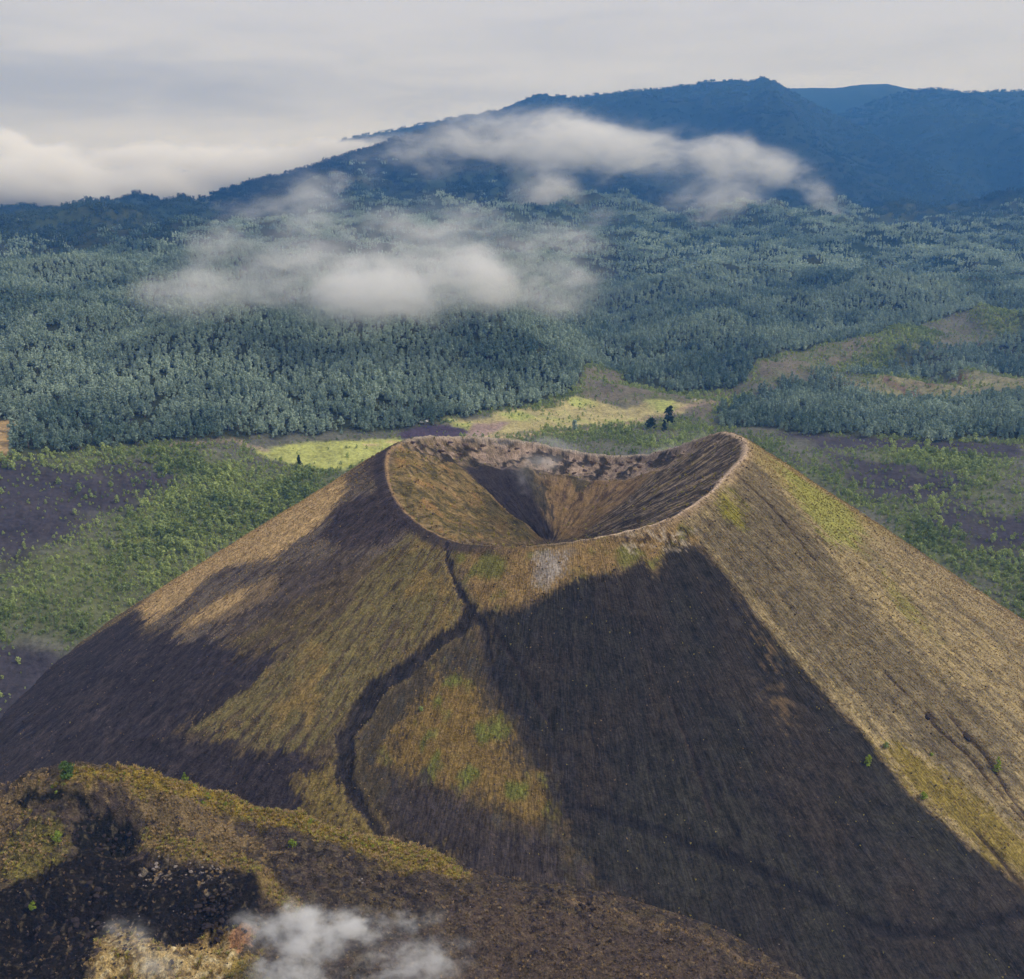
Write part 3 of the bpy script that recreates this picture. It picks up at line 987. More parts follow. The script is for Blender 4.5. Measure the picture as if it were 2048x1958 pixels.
V3 = np.c_[X, Y, Z]
nb = len(V3)
V3 = np.r_[V3, [[BX, BY, float(h_cone(np.array([BX]), np.array([BY]))[0]) + .2]]]
c = np.r_[c, [lin((60, 54, 54))]]
FQ = grid_faces(len(Q) + len(S_), nth, True)
cap = np.stack([np.full(nth, nb), np.arange(nth), (np.arange(nth) + 1) % nth, (np.arange(nth) + 1) % nth], -1)
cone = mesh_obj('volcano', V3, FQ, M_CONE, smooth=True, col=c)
uv = cone.data.attributes.new('slope_uv', 'FLOAT_VECTOR', 'POINT')
uvv = np.c_[np.r_[arc, 0], np.r_[SV, 0], np.zeros(nb + 1)].astype(np.float32)
uv.data.foreach_set('vector', uvv.ravel())
tag(cone, 'steep cinder cone of dark ash and dry grass with a deep open crater at its top', 'volcano', kind='structure')
CONE_XY, CONE_Z, CONE_C, CONE_IN = np.c_[X, Y], Z, c[:nb], isin

# ------------------------------------------------------------------ the foreground hill
gx = np.r_[np.linspace(-340, -230, 60)[:-1], np.linspace(-230, 190, 820)[:-1], np.linspace(190, 260, 36)]
gy = np.r_[np.linspace(170, 325, 40)[:-1], np.linspace(325, 455, 330)[:-1], np.linspace(455, 480, 20)]
HX, HY = [a.ravel() for a in np.meshgrid(gx, gy)]
HZ = h_hill(HX, HY)
over = HZ - np.where(np.hypot(HX - CX, HY - CY) < 600, h_cone(HX, HY), -200)
HZn = h_hill(HX, HY, True)
HZ = HZ + (HZn - HZ) * sstep(-2, 12, over)
i1 = fbm(HX / 20, HY / 20, 4, 201)
i2 = fbm(HX / 6, HY / 6, 4, 205)
i3 = fbm(HX / 2.5, HY / 2.5, 2, 207)


def HP(pts):
    return to_xy(pts, h_hill)


def hp(pts, soft, amp=5.0):
    return sstep(-soft * .5, soft * .5, sdf_poly(HX, HY, HP(pts)) + 1.3 * amp * (i1 * .6 + i2 * .8 + i3 * .5))


c = np.tile(lin((80, 68, 64)), (len(HX), 1))
c = layer(c, sstep(-.1, .25, i2 + .4 * i1), lin((62, 54, 52)))
c = layer(c, sstep(.05, .3, -i2 + .5 * i1) * .6, lin((98, 86, 66)))
c = layer(c, hp([(-150, 1530), (0, 1522), (130, 1482), (240, 1478), (330, 1495), (420, 1560), (560, 1640), (420, 1620), (330, 1590), (260, 1540), (120, 1510), (-150, 1620)], 4, 8) * .8, lin((132, 112, 84)))
c = layer(c, hp([(-100, 1560), (60, 1600), (110, 1680), (0, 1700), (-100, 1720)], 5, 8) * .6, lin((112, 96, 70)))
c = layer(c, hp([(60, 1560), (130, 1600), (120, 1660), (20, 1720), (0, 1640)], 5, 12) * .5, lin((120, 112, 52)))
cr = HP([(130, 1482), (240, 1476), (320, 1494), (430, 1528), (560, 1556), (640, 1596), (720, 1616), (830, 1642), (885, 1672)])
c = layer(c, sstep(-4, 3, d_line(HX, HY, cr, [2, 4, 6, 9, 10, 9, 8, 8, 4]) + 6 * i2 + 4 * i1) * .9, lin((146, 124, 54)))
c = layer(c, hp([(570, 1500), (650, 1490), (720, 1560), (830, 1620), (890, 1680), (740, 1660), (640, 1610)], 4, 6) * .6, lin((128, 110, 58)))
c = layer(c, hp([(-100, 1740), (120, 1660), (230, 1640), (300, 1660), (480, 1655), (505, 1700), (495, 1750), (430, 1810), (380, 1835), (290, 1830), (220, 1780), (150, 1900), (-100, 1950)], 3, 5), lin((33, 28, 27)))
c = layer(c, hp([(130, 1570), (190, 1552), (250, 1575), (262, 1610), (230, 1640), (150, 1630)], 3, 3) * .95, lin((27, 26, 24)))  # larger pit: shade painted into the colour so the hollow looks deeper
c = layer(c, hp([(20, 1540), (80, 1515), (160, 1520), (170, 1545), (60, 1548)], 2, 2) * .95, lin((26, 26, 23)))  # long narrow pit by the crest, its shade also painted in
rd = HP([(285, 1606), (350, 1622), (440, 1640), (500, 1672), (530, 1710), (580, 1750)])
c = layer(c, sstep(-2.5, 2, d_line(HX, HY, rd, [5, 5, 4, 4, 5, 3]) + 4 * i2) * .85, lin((132, 112, 74)))
for bx_ in ([(270, 1660), (330, 1650), (330, 1690), (290, 1700)], [(385, 1660), (430, 1650), (420, 1690), (390, 1700)], [(190, 1775), (260, 1770), (290, 1800), (220, 1795)]):
    c = layer(c, hp(bx_, 3, 5) * sstep(.1, .35, i3 + i2 * .4) * .8, lin((138, 126, 120)))
tanp = hp([(150, 1920), (180, 1860), (196, 1795), (225, 1772), (260, 1795), (300, 1815), (360, 1808), (410, 1790), (440, 1800), (460, 1840), (430, 1930)], 3, 5)
c = layer(c, tanp, lin((182, 156, 112)))
c = layer(c, tanp * sstep(0, .3, i2 + i3 * .6), lin((120, 98, 62)))
c = layer(c, tanp * sstep(.1, .35, -i3 - i2 * .3) * .6, lin((210, 194, 164)))
c = layer(c, hp([(440, 1800), (470, 1770), (490, 1775), (475, 1815), (455, 1835)], 2, 3), lin((164, 122, 92)))
c = layer(c, hp([(440, 1840), (500, 1830), (520, 1900), (430, 1920)], 4, 6) * .8, lin((150, 128, 66)))
c = layer(c, hp([(900, 1720), (1080, 1745), (1290, 1800), (1450, 1880), (1300, 1960), (800, 1960), (700, 1880)], 8, 12) * .5, lin((92, 76, 68)))
c = layer(c, sstep(-3, 1, d_line(HX, HY, HP([(1080, 1724), (1200, 1752), (1290, 1784), (1390, 1818), (1440, 1846)]), [2] * 5) + 3 * i2) * .5, lin((120, 100, 84)))
c = layer(c, sstep(.25, .5, i3 + .3 * i2) * .25, lin((150, 134, 112)))
c = c * np.array([1.0, 1.02, .9])
HF = grid_faces(len(gy), len(gx))
fo = over.reshape(len(gy), len(gx))
keepv = over > -9
hf = HF[keepv[HF].any(1)]
used, inv = np.unique(hf, return_inverse=True)
hill = mesh_obj('hill', np.c_[HX, HY, HZ][used], inv.reshape(-1, 4), M_HILL, smooth=True, col=c[used])
tag(hill, 'rugged dark lava hill in front of the cone with hollows and a yellow steaming patch', 'hill', kind='structure')
HILL_C = c

# ------------------------------------------------------------------ foliage materials
def leaf_material(name, dark, light, rnd=0.5, patch=0.012):
    m, g = new_mat(name)
    info = g.n('ShaderNodeObjectInfo')
    geo = g.n('ShaderNodeNewGeometry')
    n = g.noise(geo.outputs['Position'], patch, 4, 0.62)
    n3 = g.noise(geo.outputs['Position'], 0.9, 2, 0.6)
    f = g.math('ADD', g.math('MULTIPLY', info.outputs['Random'], rnd), g.math('MULTIPLY', g.ramp(n, 0.35, 0.65), 1 - rnd))
    c = g.mix(f, (*dark, 1), (*light, 1))
    k = g.ramp(n3, 0.3, 0.7, 0.86, 1.14, False)
    c = g.vmath('MULTIPLY', c, g.n('ShaderNodeCombineXYZ', {0: k, 1: k, 2: k}).outputs[0])
    finish(g, c, 0.8, translucent=0.25)
    return m


M_PINE = leaf_material('conifer_foliage', lin((92, 118, 108)), lin((182, 200, 180)), 0.3, 0.0045)
M_FAR = leaf_material('mountain_foliage', lin((26, 40, 38)), lin((84, 102, 86)), 0.25, 0.0009)
M_SHRUB = leaf_material('shrub_foliage', lin((108, 128, 78)), lin((186, 200, 128)))
M_DARKL = leaf_material('dark_foliage', lin((40, 54, 42)), lin((52, 66, 50)))
M_BRIGHT = leaf_material('bright_foliage', lin((120, 140, 48)), lin((165, 182, 70)))
M_CREST = leaf_material('crest_tree_foliage', lin((58, 84, 44)), lin((104, 130, 66)))
M_TUSS = leaf_material('tussock_blades', lin((128, 106, 52)), lin((170, 150, 74)))
mb, g = new_mat('bark')
finish(g, g.mix(g.noise(g.n('ShaderNodeNewGeometry').outputs['Position'], 6, 3), (*lin((70, 58, 48)), 1), (*lin((104, 88, 72)), 1)), 0.9)
M_BARK = mb
mr, g = new_mat('lava_rock')
_p = g.n('ShaderNodeNewGeometry').outputs['Position']
finish(g, g.mix(g.noise(_p, 1.6, 4), (*lin((34, 30, 31)), 1), (*lin((72, 62, 60)), 1)), 0.9, g.noise(_p, 3.0, 4), 1.0, 0.3)
M_ROCK = mr
mp_, g = new_mat('pale_rock')
_p = g.n('ShaderNodeNewGeometry').outputs['Position']
finish(g, g.mix(g.noise(_p, 1.3, 4), (*lin((92, 84, 80)), 1), (*lin((172, 160, 152)), 1)), 0.9, g.noise(_p, 3.0, 4), 1.0, 0.3)
M_PALE = mp_


def leaf_quads(r, centers, normals, size):
    n = len(centers)
    t = np.cross(normals, r.normal(size=(n, 3)))
    t /= np.linalg.norm(t, axis=1)[:, None] + 1e-9
    b = np.cross(normals, t)
    s = (size * r.uniform(.6, 1.3, n))[:, None]
    P = np.stack([centers - t * s, centers + b * s * .8, centers + t * s, centers - b * s * .8], 1)
    P += r.normal(scale=.12, size=P.shape) * s[:, None]
    return P.reshape(-1, 3), np.arange(4 * n).reshape(-1, 4)


def trunk_geo(h, r0, sides=5, lean=0.0):
    a = np.arange(sides) * 2 * np.pi / sides
    v = []
    for z, rr in ((0 - .5, r0 * 1.3), (h * .45, r0 * .75), (h, r0 * .18)):
        v.append(np.c_[np.cos(a) * rr + lean * z, np.sin(a) * rr, np.full(sides, z)])
    v = np.concatenate(v)
    f = []
    for k in range(2):
        for i in range(sides):
            j = (i + 1) % sides
            f.append((k * sides + i, k * sides + j, (k + 1) * sides + j, (k + 1) * sides + i))
    return v, np.array(f)


def crown_points(r, n, h, w, base, shape):
    """points and outward normals spread through an uneven crown"""
    lobes = []
    nl = 9
    for k in range(nl):
        t = (k + r.uniform(0, .6)) / nl
        z = base + (h - base) * t
        if shape == 'cone':
            rad = w * (1 - t) ** .75 * r.uniform(.75, 1.1) + .12 * w
        else:
            rad = w * math.sqrt(max(1 - (2 * t - .85) ** 2 / 1.35, .04)) * r.uniform(.7, 1.1)
        a = r.uniform(0, 6.28)
        off = rad * .42
        lobes.append((math.cos(a) * off, math.sin(a) * off, z, rad * .72))
    L = np.array(lobes)
    k = r.integers(0, nl, n)
    d = r.normal(size=(n, 3))
    d /= np.linalg.norm(d, axis=1)[:, None]
    d[:, 2] = d[:, 2] * .8 + .12
    rad = L[k, 3] * r.uniform(.75, 1.05, n)
    c = L[k, :3] + d * np.c_[rad, rad, rad * .75]
    c[:, 2] = np.maximum(c[:, 2], base * .8)
    nrm = d + r.normal(scale=.35, size=d.shape)
    nrm /= np.linalg.norm(nrm, axis=1)[:, None]
    return c, nrm


def tree_meshdata(seed, h, w, base, n, size, shape):
    r = np.random.default_rng(seed)
    c, nm = crown_points(r, n, h, w, base, shape)
    return leaf_quads(r, c, nm, size)


def plant_object(name, seed, h, w, base, n, size, shape, leaf, trunk=True):
    """a plant too small in the picture to show its parts: one mesh, two materials"""
    v, f = tree_meshdata(seed, h, w, base, n, size, shape)
    nl = len(f)
    if trunk:
        tv, tf = trunk_geo(h * .85, h * .018 + .05)
        f = np.r_[f, tf + len(v)]
        v = np.r_[v, tv]
    o = mesh_obj(name, v, f, [leaf, M_BARK])
    if trunk:
        mi = np.zeros(len(f), np.int32)
        mi[nl:] = 1
        o.data.polygons.foreach_set('material_index', mi)
    return o


def full_tree(name, loc, seed, h, w, base, n, size, shape, leaf, label, cat, group=None, rot=0.0):
    """a plant that shows its trunk and its crown"""
    e = bpy.data.objects.new(name, None)
    link(e)
    e.location = loc
    e.rotation_euler = (0, 0, rot)
    v, f = tree_meshdata(seed, h, w, base, n, size, shape)
    mesh_obj('crown', v, f, leaf, e)
    tv, tf = trunk_geo(h * .85, h * .02 + .06, 7, 0.03)
    bv, bf = [tv], [tf]
    r = np.random.default_rng(seed + 5)
    off = len(tv)
    for k in range(5):      # limbs
        z0 = base + (h - base) * (k + .3) / 7
        a = r.uniform(0, 6.28)
        ln = w * .75
        q, qf = trunk_geo(ln, h * .008 + .03, 4)
        ce, se = math.cos(1.0), math.sin(1.0)
        qx = q[:, 0] * ce + q[:, 2] * se
        qz = -q[:, 0] * se + q[:, 2] * ce
        q = np.c_[qx * math.cos(a) - q[:, 1] * math.sin(a), qx * math.sin(a) + q[:, 1] * math.cos(a), qz + z0]
        bv.append(q)
        bf.append(qf + off)
        off += len(q)
    mesh_obj('trunk', np.concatenate(bv), np.concatenate(bf), M_BARK, e)
    return tag(e, label, cat, group)


def scatter(name, pts, rot, scl, idx, protos, label, cat):
    """countless small plants: one object, real instanced geometry"""
    me = bpy.data.meshes.new(name)
    me.vertices.add(len(pts))
    me.vertices.foreach_set('co', np.asarray(pts, np.float32).ravel())
    for nm, arr, ty in (('rz', rot, 'FLOAT'), ('sc', scl, 'FLOAT'), ('ix', idx, 'INT')):
        a = me.attributes.new(nm, ty, 'POINT')
        a.data.foreach_set('value', np.asarray(arr, np.float32 if ty == 'FLOAT' else np.int32))
    o = bpy.data.objects.new(name, me)
    link(o)
    ng = bpy.data.node_groups.new(name + '_nodes', 'GeometryNodeTree')
    ng.interface.new_socket('Geometry', in_out='INPUT', socket_type='NodeSocketGeometry')
    ng.interface.new_socket('Geometry', in_out='OUTPUT', socket_type='NodeSocketGeometry')
    N, Lk = ng.nodes, ng.links
    gi, go = N.new('NodeGroupInput'), N.new('NodeGroupOutput')
    jn = N.new('GeometryNodeJoinGeometry')
    for p in reversed(protos):
        oi = N.new('GeometryNodeObjectInfo')
        oi.inputs['Object'].default_value = p
        oi.inputs['As Instance'].default_value = True
        oi.transform_space = 'ORIGINAL'
        Lk.new(oi.outputs['Geometry'], jn.inputs[0])
    iop = N.new('GeometryNodeInstanceOnPoints')
    Lk.new(gi.outputs[0], iop.inputs['Points'])
    Lk.new(jn.outputs[0], iop.inputs['Instance'])
    iop.inputs['Pick Instance'].default_value = True

    def attr(nm, ty):
        a = N.new('GeometryNodeInputNamedAttribute')
        a.data_type = ty
        a.inputs['Name'].default_value = nm
        return a.outputs['Attribute']
    Lk.new(attr('ix', 'INT'), iop.inputs['Instance Index'])
    cx = N.new('ShaderNodeCombineXYZ')
    Lk.new(attr('rz', 'FLOAT'), cx.inputs[2])
    er = N.new('FunctionNodeEulerToRotation')
    Lk.new(cx.outputs[0], er.inputs[0])
    Lk.new(er.outputs[0], iop.inputs['Rotation'])
    Lk.new(attr('sc', 'FLOAT'), iop.inputs['Scale'])
    Lk.new(iop.outputs[0], go.inputs[0])
    md = o.modifiers.new('plants', 'NODES')
    md.node_group = ng
    return tag(o, label, cat, kind='stuff')


def in_view(x, y, margin=60):
    """bearing wedge of the photograph and of viewpoints a step aside"""
    return (np.abs(np.arctan2(x, np.maximum(y, 1))) < R(33)) & (y > 0)


# ------------------------------------------------------------------ woods
def rand_polar(n, r0, r1, a=R(32)):
    r = np.sqrt(rng.uniform(r0 * r0, r1 * r1, n))
    p = rng.uniform(-a, a, n)
    return r * np.sin(p), r * np.cos(p)


protos_tree = [plant_object('pine_tree', 300 + k, h, w, b, n_, s_, sh, M_PINE)
               for k, (h, w, b, n_, s_, sh) in enumerate([(18, 3.4, 4, 110, .95, 'cone'), (13, 4.6, 3, 120, 1.1, 'round'), (23, 4.4, 6, 130, 1.1, 'cone'), (9, 3.4, 1.5, 80, 1.0, 'round'), (17, 5.6, 5, 130, 1.3, 'round')])]
x, y = rand_polar(150000, 1180, 2750)
s = plain_state(x, y)
keep = (s['wood'] > rng.uniform(0.15, 1, len(x))) & (fbm(x / 38, y / 38, 4, 401) * 1.2 + .5 > rng.uniform(0, .62, len(x)))
x, y = x[keep], y[keep]
z = h_terr(x, y) - .4
r_ = np.hypot(x, y)
WP = np.c_[x, y, z]
ph_ = np.arctan2(x, y)
vis = (np.abs(ph_) < R(26.5)) & ~((np.abs(x - CX * r_ / CY) < 130) & (r_ < 1300))
order = np.argsort(np.where(vis, r_, 1e9))
single = order[:300]
rest = np.ones(len(x), bool)
rest[single] = False
sizes = (.42 + .6 * rng.uniform(0, 1, len(x)) ** 1.4) * (1 + .25 * fbm(x / 150, y / 150, 3, 405))
rots = rng.uniform(0, 6.28, len(x))
kinds = rng.integers(0, 5, len(x))
for p, i in zip(protos_tree, single[:5]):
    p.location = WP[i]
    p.rotation_euler = (0, 0, rots[i])
    p.scale = (sizes[i],) * 3
    tag(p, 'grey-green tree standing along the near edge of the dense wood behind the cone', 'tree', 'trees along the near edge of the wood')
for i in single[5:]:
    o = protos_tree[kinds[i]].copy()
    link(o)
    o.location = WP[i]
    o.rotation_euler = (0, 0, rots[i])
    o.scale = (sizes[i],) * 3
scatter('forest', WP[rest], rots[rest], sizes[rest], kinds[rest], protos_tree, 'dense grey-green woodland covering the slopes behind the crater', 'forest')

# farther off: stands of trees, about two dozen crowns to a stand
def stand_mesh(seed):
    r = np.random.default_rng(seed)
    V, Fc, off = [], [], 0
    for k in range(11):
        h = r.uniform(12, 22)
        v, f = tree_meshdata(seed * 50 + k, h, r.uniform(3.2, 5), 3, 16, 2.3, 'cone' if k % 2 else 'round')
        a, d = r.uniform(0, 6.28), 21 * math.sqrt(r.uniform(0, 1))
        v = v + np.array([math.cos(a) * d, math.sin(a) * d, -2.5])
        V.append(v)
        Fc.append(f + off)
        off += len(v)
    return np.concatenate(V), np.concatenate(Fc)


x, y = rand_polar(88000, 2650, 9800)
keep = rng.uniform(0, 1, len(x)) < np.clip(3800 / np.hypot(x, y), .35, 1) ** 1.0
x, y = x[keep], y[keep]
e_ = 25.0
slope = np.hypot(h_terr(x + e_, y) - h_terr(x - e_, y), h_terr(x, y + e_) - h_terr(x, y - e_)) / (2 * e_)
z = h_terr(x, y) - slope * 7
stands, stands_mid = [], []
wx, wy = rand_polar(6, 2700, 2900, R(20))
for k in range(6):
    v, f = stand_mesh(11 + k)
    o = mesh_obj('distant_stand_of_trees', v, f, M_FAR if k < 3 else M_PINE)
    o.location = (wx[k], wy[k], float(h_terr(wx[k:k + 1], wy[k:k + 1])[0]) - 3)
    tag(o, 'distant stand of trees merged into the far wooded slopes', 'woodland', 'distant stands of trees', kind='stuff')
    (stands if k < 3 else stands_mid).append(o)
scatter('distant_forest', np.c_[x, y, z], rng.uniform(0, 6.28, len(x)), rng.uniform(.65, 1.0, len(x)), rng.integers(0, 3, len(x)) + 3 * (np.hypot(x, y) < 4300 - 1500 * sstep(-.12, -.34, np.arctan2(x, y)) + 1300 * fbm(x / 900, y / 900, 3, 410) + rng.normal(scale=250, size=len(x))), stands + stands_mid, 'far woods that cover the foothills and blue mountains', 'forest')

# ------------------------------------------------------------------ shrubs of the plain
protos_shrub = [plant_object('shrub', 500 + k, h, w, .2, n_, s_, 'round', M_SHRUB, False)
                for k, (h, w, n_, s_) in enumerate([(3.2, 2.0, 60, .55), (4.6, 2.2, 70, .6), (2.2, 1.8, 46, .5), (6.5, 2.6, 80, .7)])]
x, y = rand_polar(480000, 600, 2650)
s = plain_state(x, y)
dens = .72 + .9 * s['n2'] + 1.2 * s['n'] + .5 * s['gl']
dens = np.where(x > 150, dens - .08, dens + .05)
dens = np.clip(dens, .06, 1) * (1 - .86 * s['ash']) * (1 - .97 * s['f1']) * (1 - .9 * s['f2']) * (1 - s['fl']) * (1 - .82 * s['om']) * (1 - .85 * s['o2'])
dens = dens * (s['wood'] < .3)
ck = h_cone(x, y) < h_terr(x, y, False) - 1
keep = (dens > rng.uniform(0, 1, len(x))) & ck
x, y, s = x[keep], y[keep], {k: v[keep] for k, v in s.items()}
z = h_terr(x, y) - .3
r_ = np.hypot(x, y)
WP = np.c_[x, y, z]
sizes = (.4 + .85 * rng.uniform(0, 1, len(x)) ** 2.5) * np.clip(.95 + .8 * s['n2'] + .25 * s['gl'], .6, 1.5)
rots = rng.uniform(0, 6.28, len(x))
kinds = rng.choice(4, len(x), p=[.35, .25, .28, .12])
dv = WP - CAM
cp, spp = math.cos(PITCH), math.sin(PITCH)
dep = dv[:, 1] * cp - dv[:, 2] * spp
uu = dv[:, 0] / dep * FPX + W / 2
vv = -(dv[:, 1] * spp + dv[:, 2] * cp) / dep * FPX + HGT / 2
left_sil = np.interp(vv / SC, [850, 1165, 1330], [730, 262, 0])
right_sil = np.interp(vv / SC, [830, 1150, 1400], [1430, 1962, 2400])
vis = (uu > 4) & (uu < W - 4) & ((uu / SC < left_sil - 12) | (uu / SC > right_sil + 12))
order = np.argsort(np.where(vis, r_ / sizes, 1e9))
single = order[:300]
rest = np.ones(len(x), bool)
rest[single] = False
for p, i in zip(protos_shrub, single[:4]):
    p.location = WP[i]
    p.rotation_euler = (0, 0, rots[i])
    p.scale = (sizes[i],) * 3
    tag(p, 'rounded green shrub growing on the dark ash plain beside the foot of the cone', 'shrub', 'shrubs on the ash plain')
for i in single[4:]:
    o = protos_shrub[kinds[i]].copy()
    link(o)
    o.location = WP[i]
    o.rotation_euler = (0, 0, rots[i])
    o.scale = (sizes[i],) * 3
scatter('scrub_vegetation', WP[rest], rots[rest], sizes[rest], kinds[rest], protos_shrub, 'low green scrub scattered over the ash plain on both sides of the cone', 'scrub')

# ------------------------------------------------------------------ tussocks of dry grass
def tussock(name, seed, n, h, w, mat):
    r = np.random.default_rng(seed)
    V, Fc = [], []
    for k in range(n):
        a = r.uniform(0, 6.28)
        d = r.uniform(0, .35) * w
        o_ = np.array([math.cos(a) * d, math.sin(a) * d, -.05])
        out = np.array([math.cos(a), math.sin(a), 0]) * w * r.uniform(.3, 1)
        tip = o_ + out + np.array([0, 0, h * r.uniform(.6, 1.1)])
        side = np.array([-math.sin(a), math.cos(a), 0]) * .13 * w
        mid = o_ + out * .35 + np.array([0, 0, h * .6])
        V += [o_ - side, o_ + side, mid + side, tip, mid - side]
        b = 5 * k
        Fc += [(b, b + 1, b + 2, b + 4), (b + 4, b + 2, b + 3, b + 3)]
    f = np.array(Fc)
    V = np.array(V)
    me = bpy.data.meshes.new(name)
    me.from_pydata([tuple(v) for v in V], [], [tuple(q) if q[2] != q[3] else tuple(q[:3]) for q in f.tolist()])
    me.materials.append(mat)
    o = bpy.data.objects.new(name, me)
    link(o)
    return o


def tuss_mat(name, a, b):
    return leaf_material(name, lin(a), lin(b), .75)


MT = [tuss_mat('straw_blades', (150, 126, 88), (200, 172, 124)), tuss_mat('olive_blades', (130, 126, 66), (184, 172, 86)), tuss_mat('brown_blades', (112, 96, 76), (150, 128, 98))]
protos_t = []
for k in range(3):
    for j in range(2):
        protos_t.append(tussock('grass_tussock', 700 + 10 * k + j, 12, .9 + .3 * j, .8, MT[k]))
crest_xy = HP([(100, 1490), (130, 1484), (240, 1478), (320, 1496), (430, 1530), (560, 1558), (640, 1598), (720, 1618), (830, 1644), (885, 1674)])
for k, p in enumerate(protos_t):
    cxy = crest_xy[k + 2]
    p.location = (cxy[0] + 1.5, cxy[1] - 3, float(h_hill(cxy[0] + 1.5, cxy[1] - 3)))
    tag(p, 'tuft of dry straw coloured grass on the crest of the foreground hill', 'grass tuft', 'grass tufts on the hill crest')

# on the cone
nv = 95000
th = rng.uniform(R(-200), R(20), nv)
ss = 330 * rng.uniform(0, 1, nv) ** .8
i_th = np.searchsorted(th_f, th).clip(1, len(th_f) - 1)
i_s = np.searchsorted(S_, ss).clip(1, len(S_) - 1)
vi = (len(Q) + i_s) * nth + i_th
cc = CONE_C[vi]
lum = cc.mean(1)
p_keep = sstep(.055, .13, lum) * .95 + .03
keep = p_keep > rng.uniform(0, 1, nv)
vi, cc = vi[keep], cc[keep]
th, ss, i_th, i_s = th[keep], ss[keep], i_th[keep], i_s[keep]
fa = (th - th_f[i_th - 1]) / (th_f[i_th] - th_f[i_th - 1])
fb = (ss - S_[i_s - 1]) / (S_[i_s] - S_[i_s - 1])
v00 = (len(Q) + i_s - 1) * nth + i_th - 1
v10 = v00 + nth
def _bl(A):
    return (A[v00] * (1 - fa) + A[v00 + 1] * fa) * (1 - fb) + (A[v10] * (1 - fa) + A[v10 + 1] * fa) * fb
pts = np.c_[_bl(CONE_XY[:, 0]), _bl(CONE_XY[:, 1]), _bl(CONE_Z)]
green_ = (cc[:, 1] > cc[:, 0] * .86)
kd = np.where(green_, 1, np.where(cc.mean(1) < .1, 2, 0))
kd = np.where(rng.uniform(0, 1, len(kd)) < .2, rng.integers(0, 3, len(kd)), kd) * 2 + rng.integers(0, 2, len(kd))
scatter('dry_grass', pts, rng.uniform(0, 6.28, len(pts)), rng.uniform(.35, .95, len(pts)), kd, protos_t, 'tufts of dry grass growing on the flanks of the cone', 'grass')
# inside the crater
nin = 4500
vi = rng.integers(10 * nth, len(Q) * nth, nin)
cc = CONE_C[vi]
vi = vi[(sstep(.05, .14, cc.mean(1)) > rng.uniform(0, 1, nin))]
cc = CONE_C[vi]
pts = np.c_[CONE_XY[vi], CONE_Z[vi]] + np.c_[rng.normal(scale=.6, size=(len(vi), 2)), np.full(len(vi), -.1)]
scatter('crater_grass', pts, rng.uniform(0, 6.28, len(pts)), .5 + 1.4 * rng.uniform(0, 1, len(pts)) ** 3, np.where(rng.uniform(0, 1, len(pts)) < .5, 1, 2) * 2 + rng.integers(0, 2, len(pts)), protos_t, 'olive and brown tufts growing on the inner walls of the crater', 'grass')
# on the foreground hill
nv = 70000
hx, hy = rng.uniform(-300, 200, nv), rng.uniform(300, 465, nv)
ix = np.searchsorted(gx, hx).clip(0, len(gx) - 1)
iy = np.searchsorted(gy, hy).clip(0, len(gy) - 1)
vi = iy * len(gx) + ix
cc = HILL_C[vi]
keep = (sstep(.045, .16, cc.mean(1)) * .62 + .04 > rng.uniform(0, 1, nv)) & (over[vi] > -1) & (cc.mean(1) < .2)
vi, cc = vi[keep], cc[keep]
pts = np.c_[HX[vi], HY[vi], HZ[vi]]
pts[:, :2] += rng.normal(scale=.2, size=(len(vi), 2))
yel = (cc[:, 2] < cc[:, 0] * .35)
kd = np.where(yel, (rng.uniform(0, 1, len(vi)) < .45).astype(int), np.where(cc.mean(1) < .09, 2, 0)) * 2 + rng.integers(0, 2, len(vi))
scatter('hill_grass', pts, rng.uniform(0, 6.28, len(pts)), rng.uniform(.5, 1.3, len(pts)) * np.where(yel, 1.3, 1), kd, protos_t, 'yellow and brown grass tufts covering the foreground hill', 'grass')

# ------------------------------------------------------------------ bushes one can pick out
def ground_at(u, v):
    p = hit(u, v)
    return Vector((p[0], p[1], p[2] - .3))


bush0 = [plant_object('bush', 800 + k, h, w, .2, 46, .38, 'round', m, False) for k, (h, w, m) in enumerate([(1.8, 1.3, M_TUSS), (2.4, 1.4, M_TUSS), (1.7, 1.2, M_BRIGHT)])]
lab = ['low golden bush on the grassy crest of the foreground hill', 'low golden bush on the grassy crest of the foreground hill', 'small fresh green bush on the grassy crest of the foreground hill']
cd = np.r_[0, np.cumsum(np.hypot(*(crest_xy[1:] - crest_xy[:-1]).T))]
foot_xy = np.array([hit(u_, v_)[:2] for u_, v_ in [(600 + rng.uniform(-30, 40) + 60 * t_, 1500 + rng.uniform(-20, 20) + 95 * t_) for t_ in rng.uniform(0, 1, 60)]])
for k in range(170):
    t = cd[-1] * rng.uniform(0, 1) ** .9
    bx, by = np.interp(t, cd, crest_xy[:, 0]), np.interp(t, cd, crest_xy[:, 1])
    by += rng.normal(scale=2.2) - 1.0
    bx += rng.normal(scale=1.0)
    kk = int(rng.choice(3, p=[.5, .35, .15]))
    o = bush0[k] if k < 3 else bush0[kk].copy()
    kk = k if k < 3 else kk
    if k >= 3:
        link(o)
    gxi = int(np.searchsorted(gx, bx).clip(0, len(gx) - 1))
    gyi = int(np.searchsorted(gy, by).clip(0, len(gy) - 1))
    o.location = (bx, by, HZ[gyi * len(gx) + gxi] - .2)
    s0 = rng.uniform(.45, 1.05)
    o.scale = (s0, s0, s0)
    o.rotation_euler = (0, 0, rng.uniform(0, 6.28))
    tag(o, lab[kk], 'bush', 'golden bushes on the hill crest' if kk < 2 else 'green bushes on the hill crest')

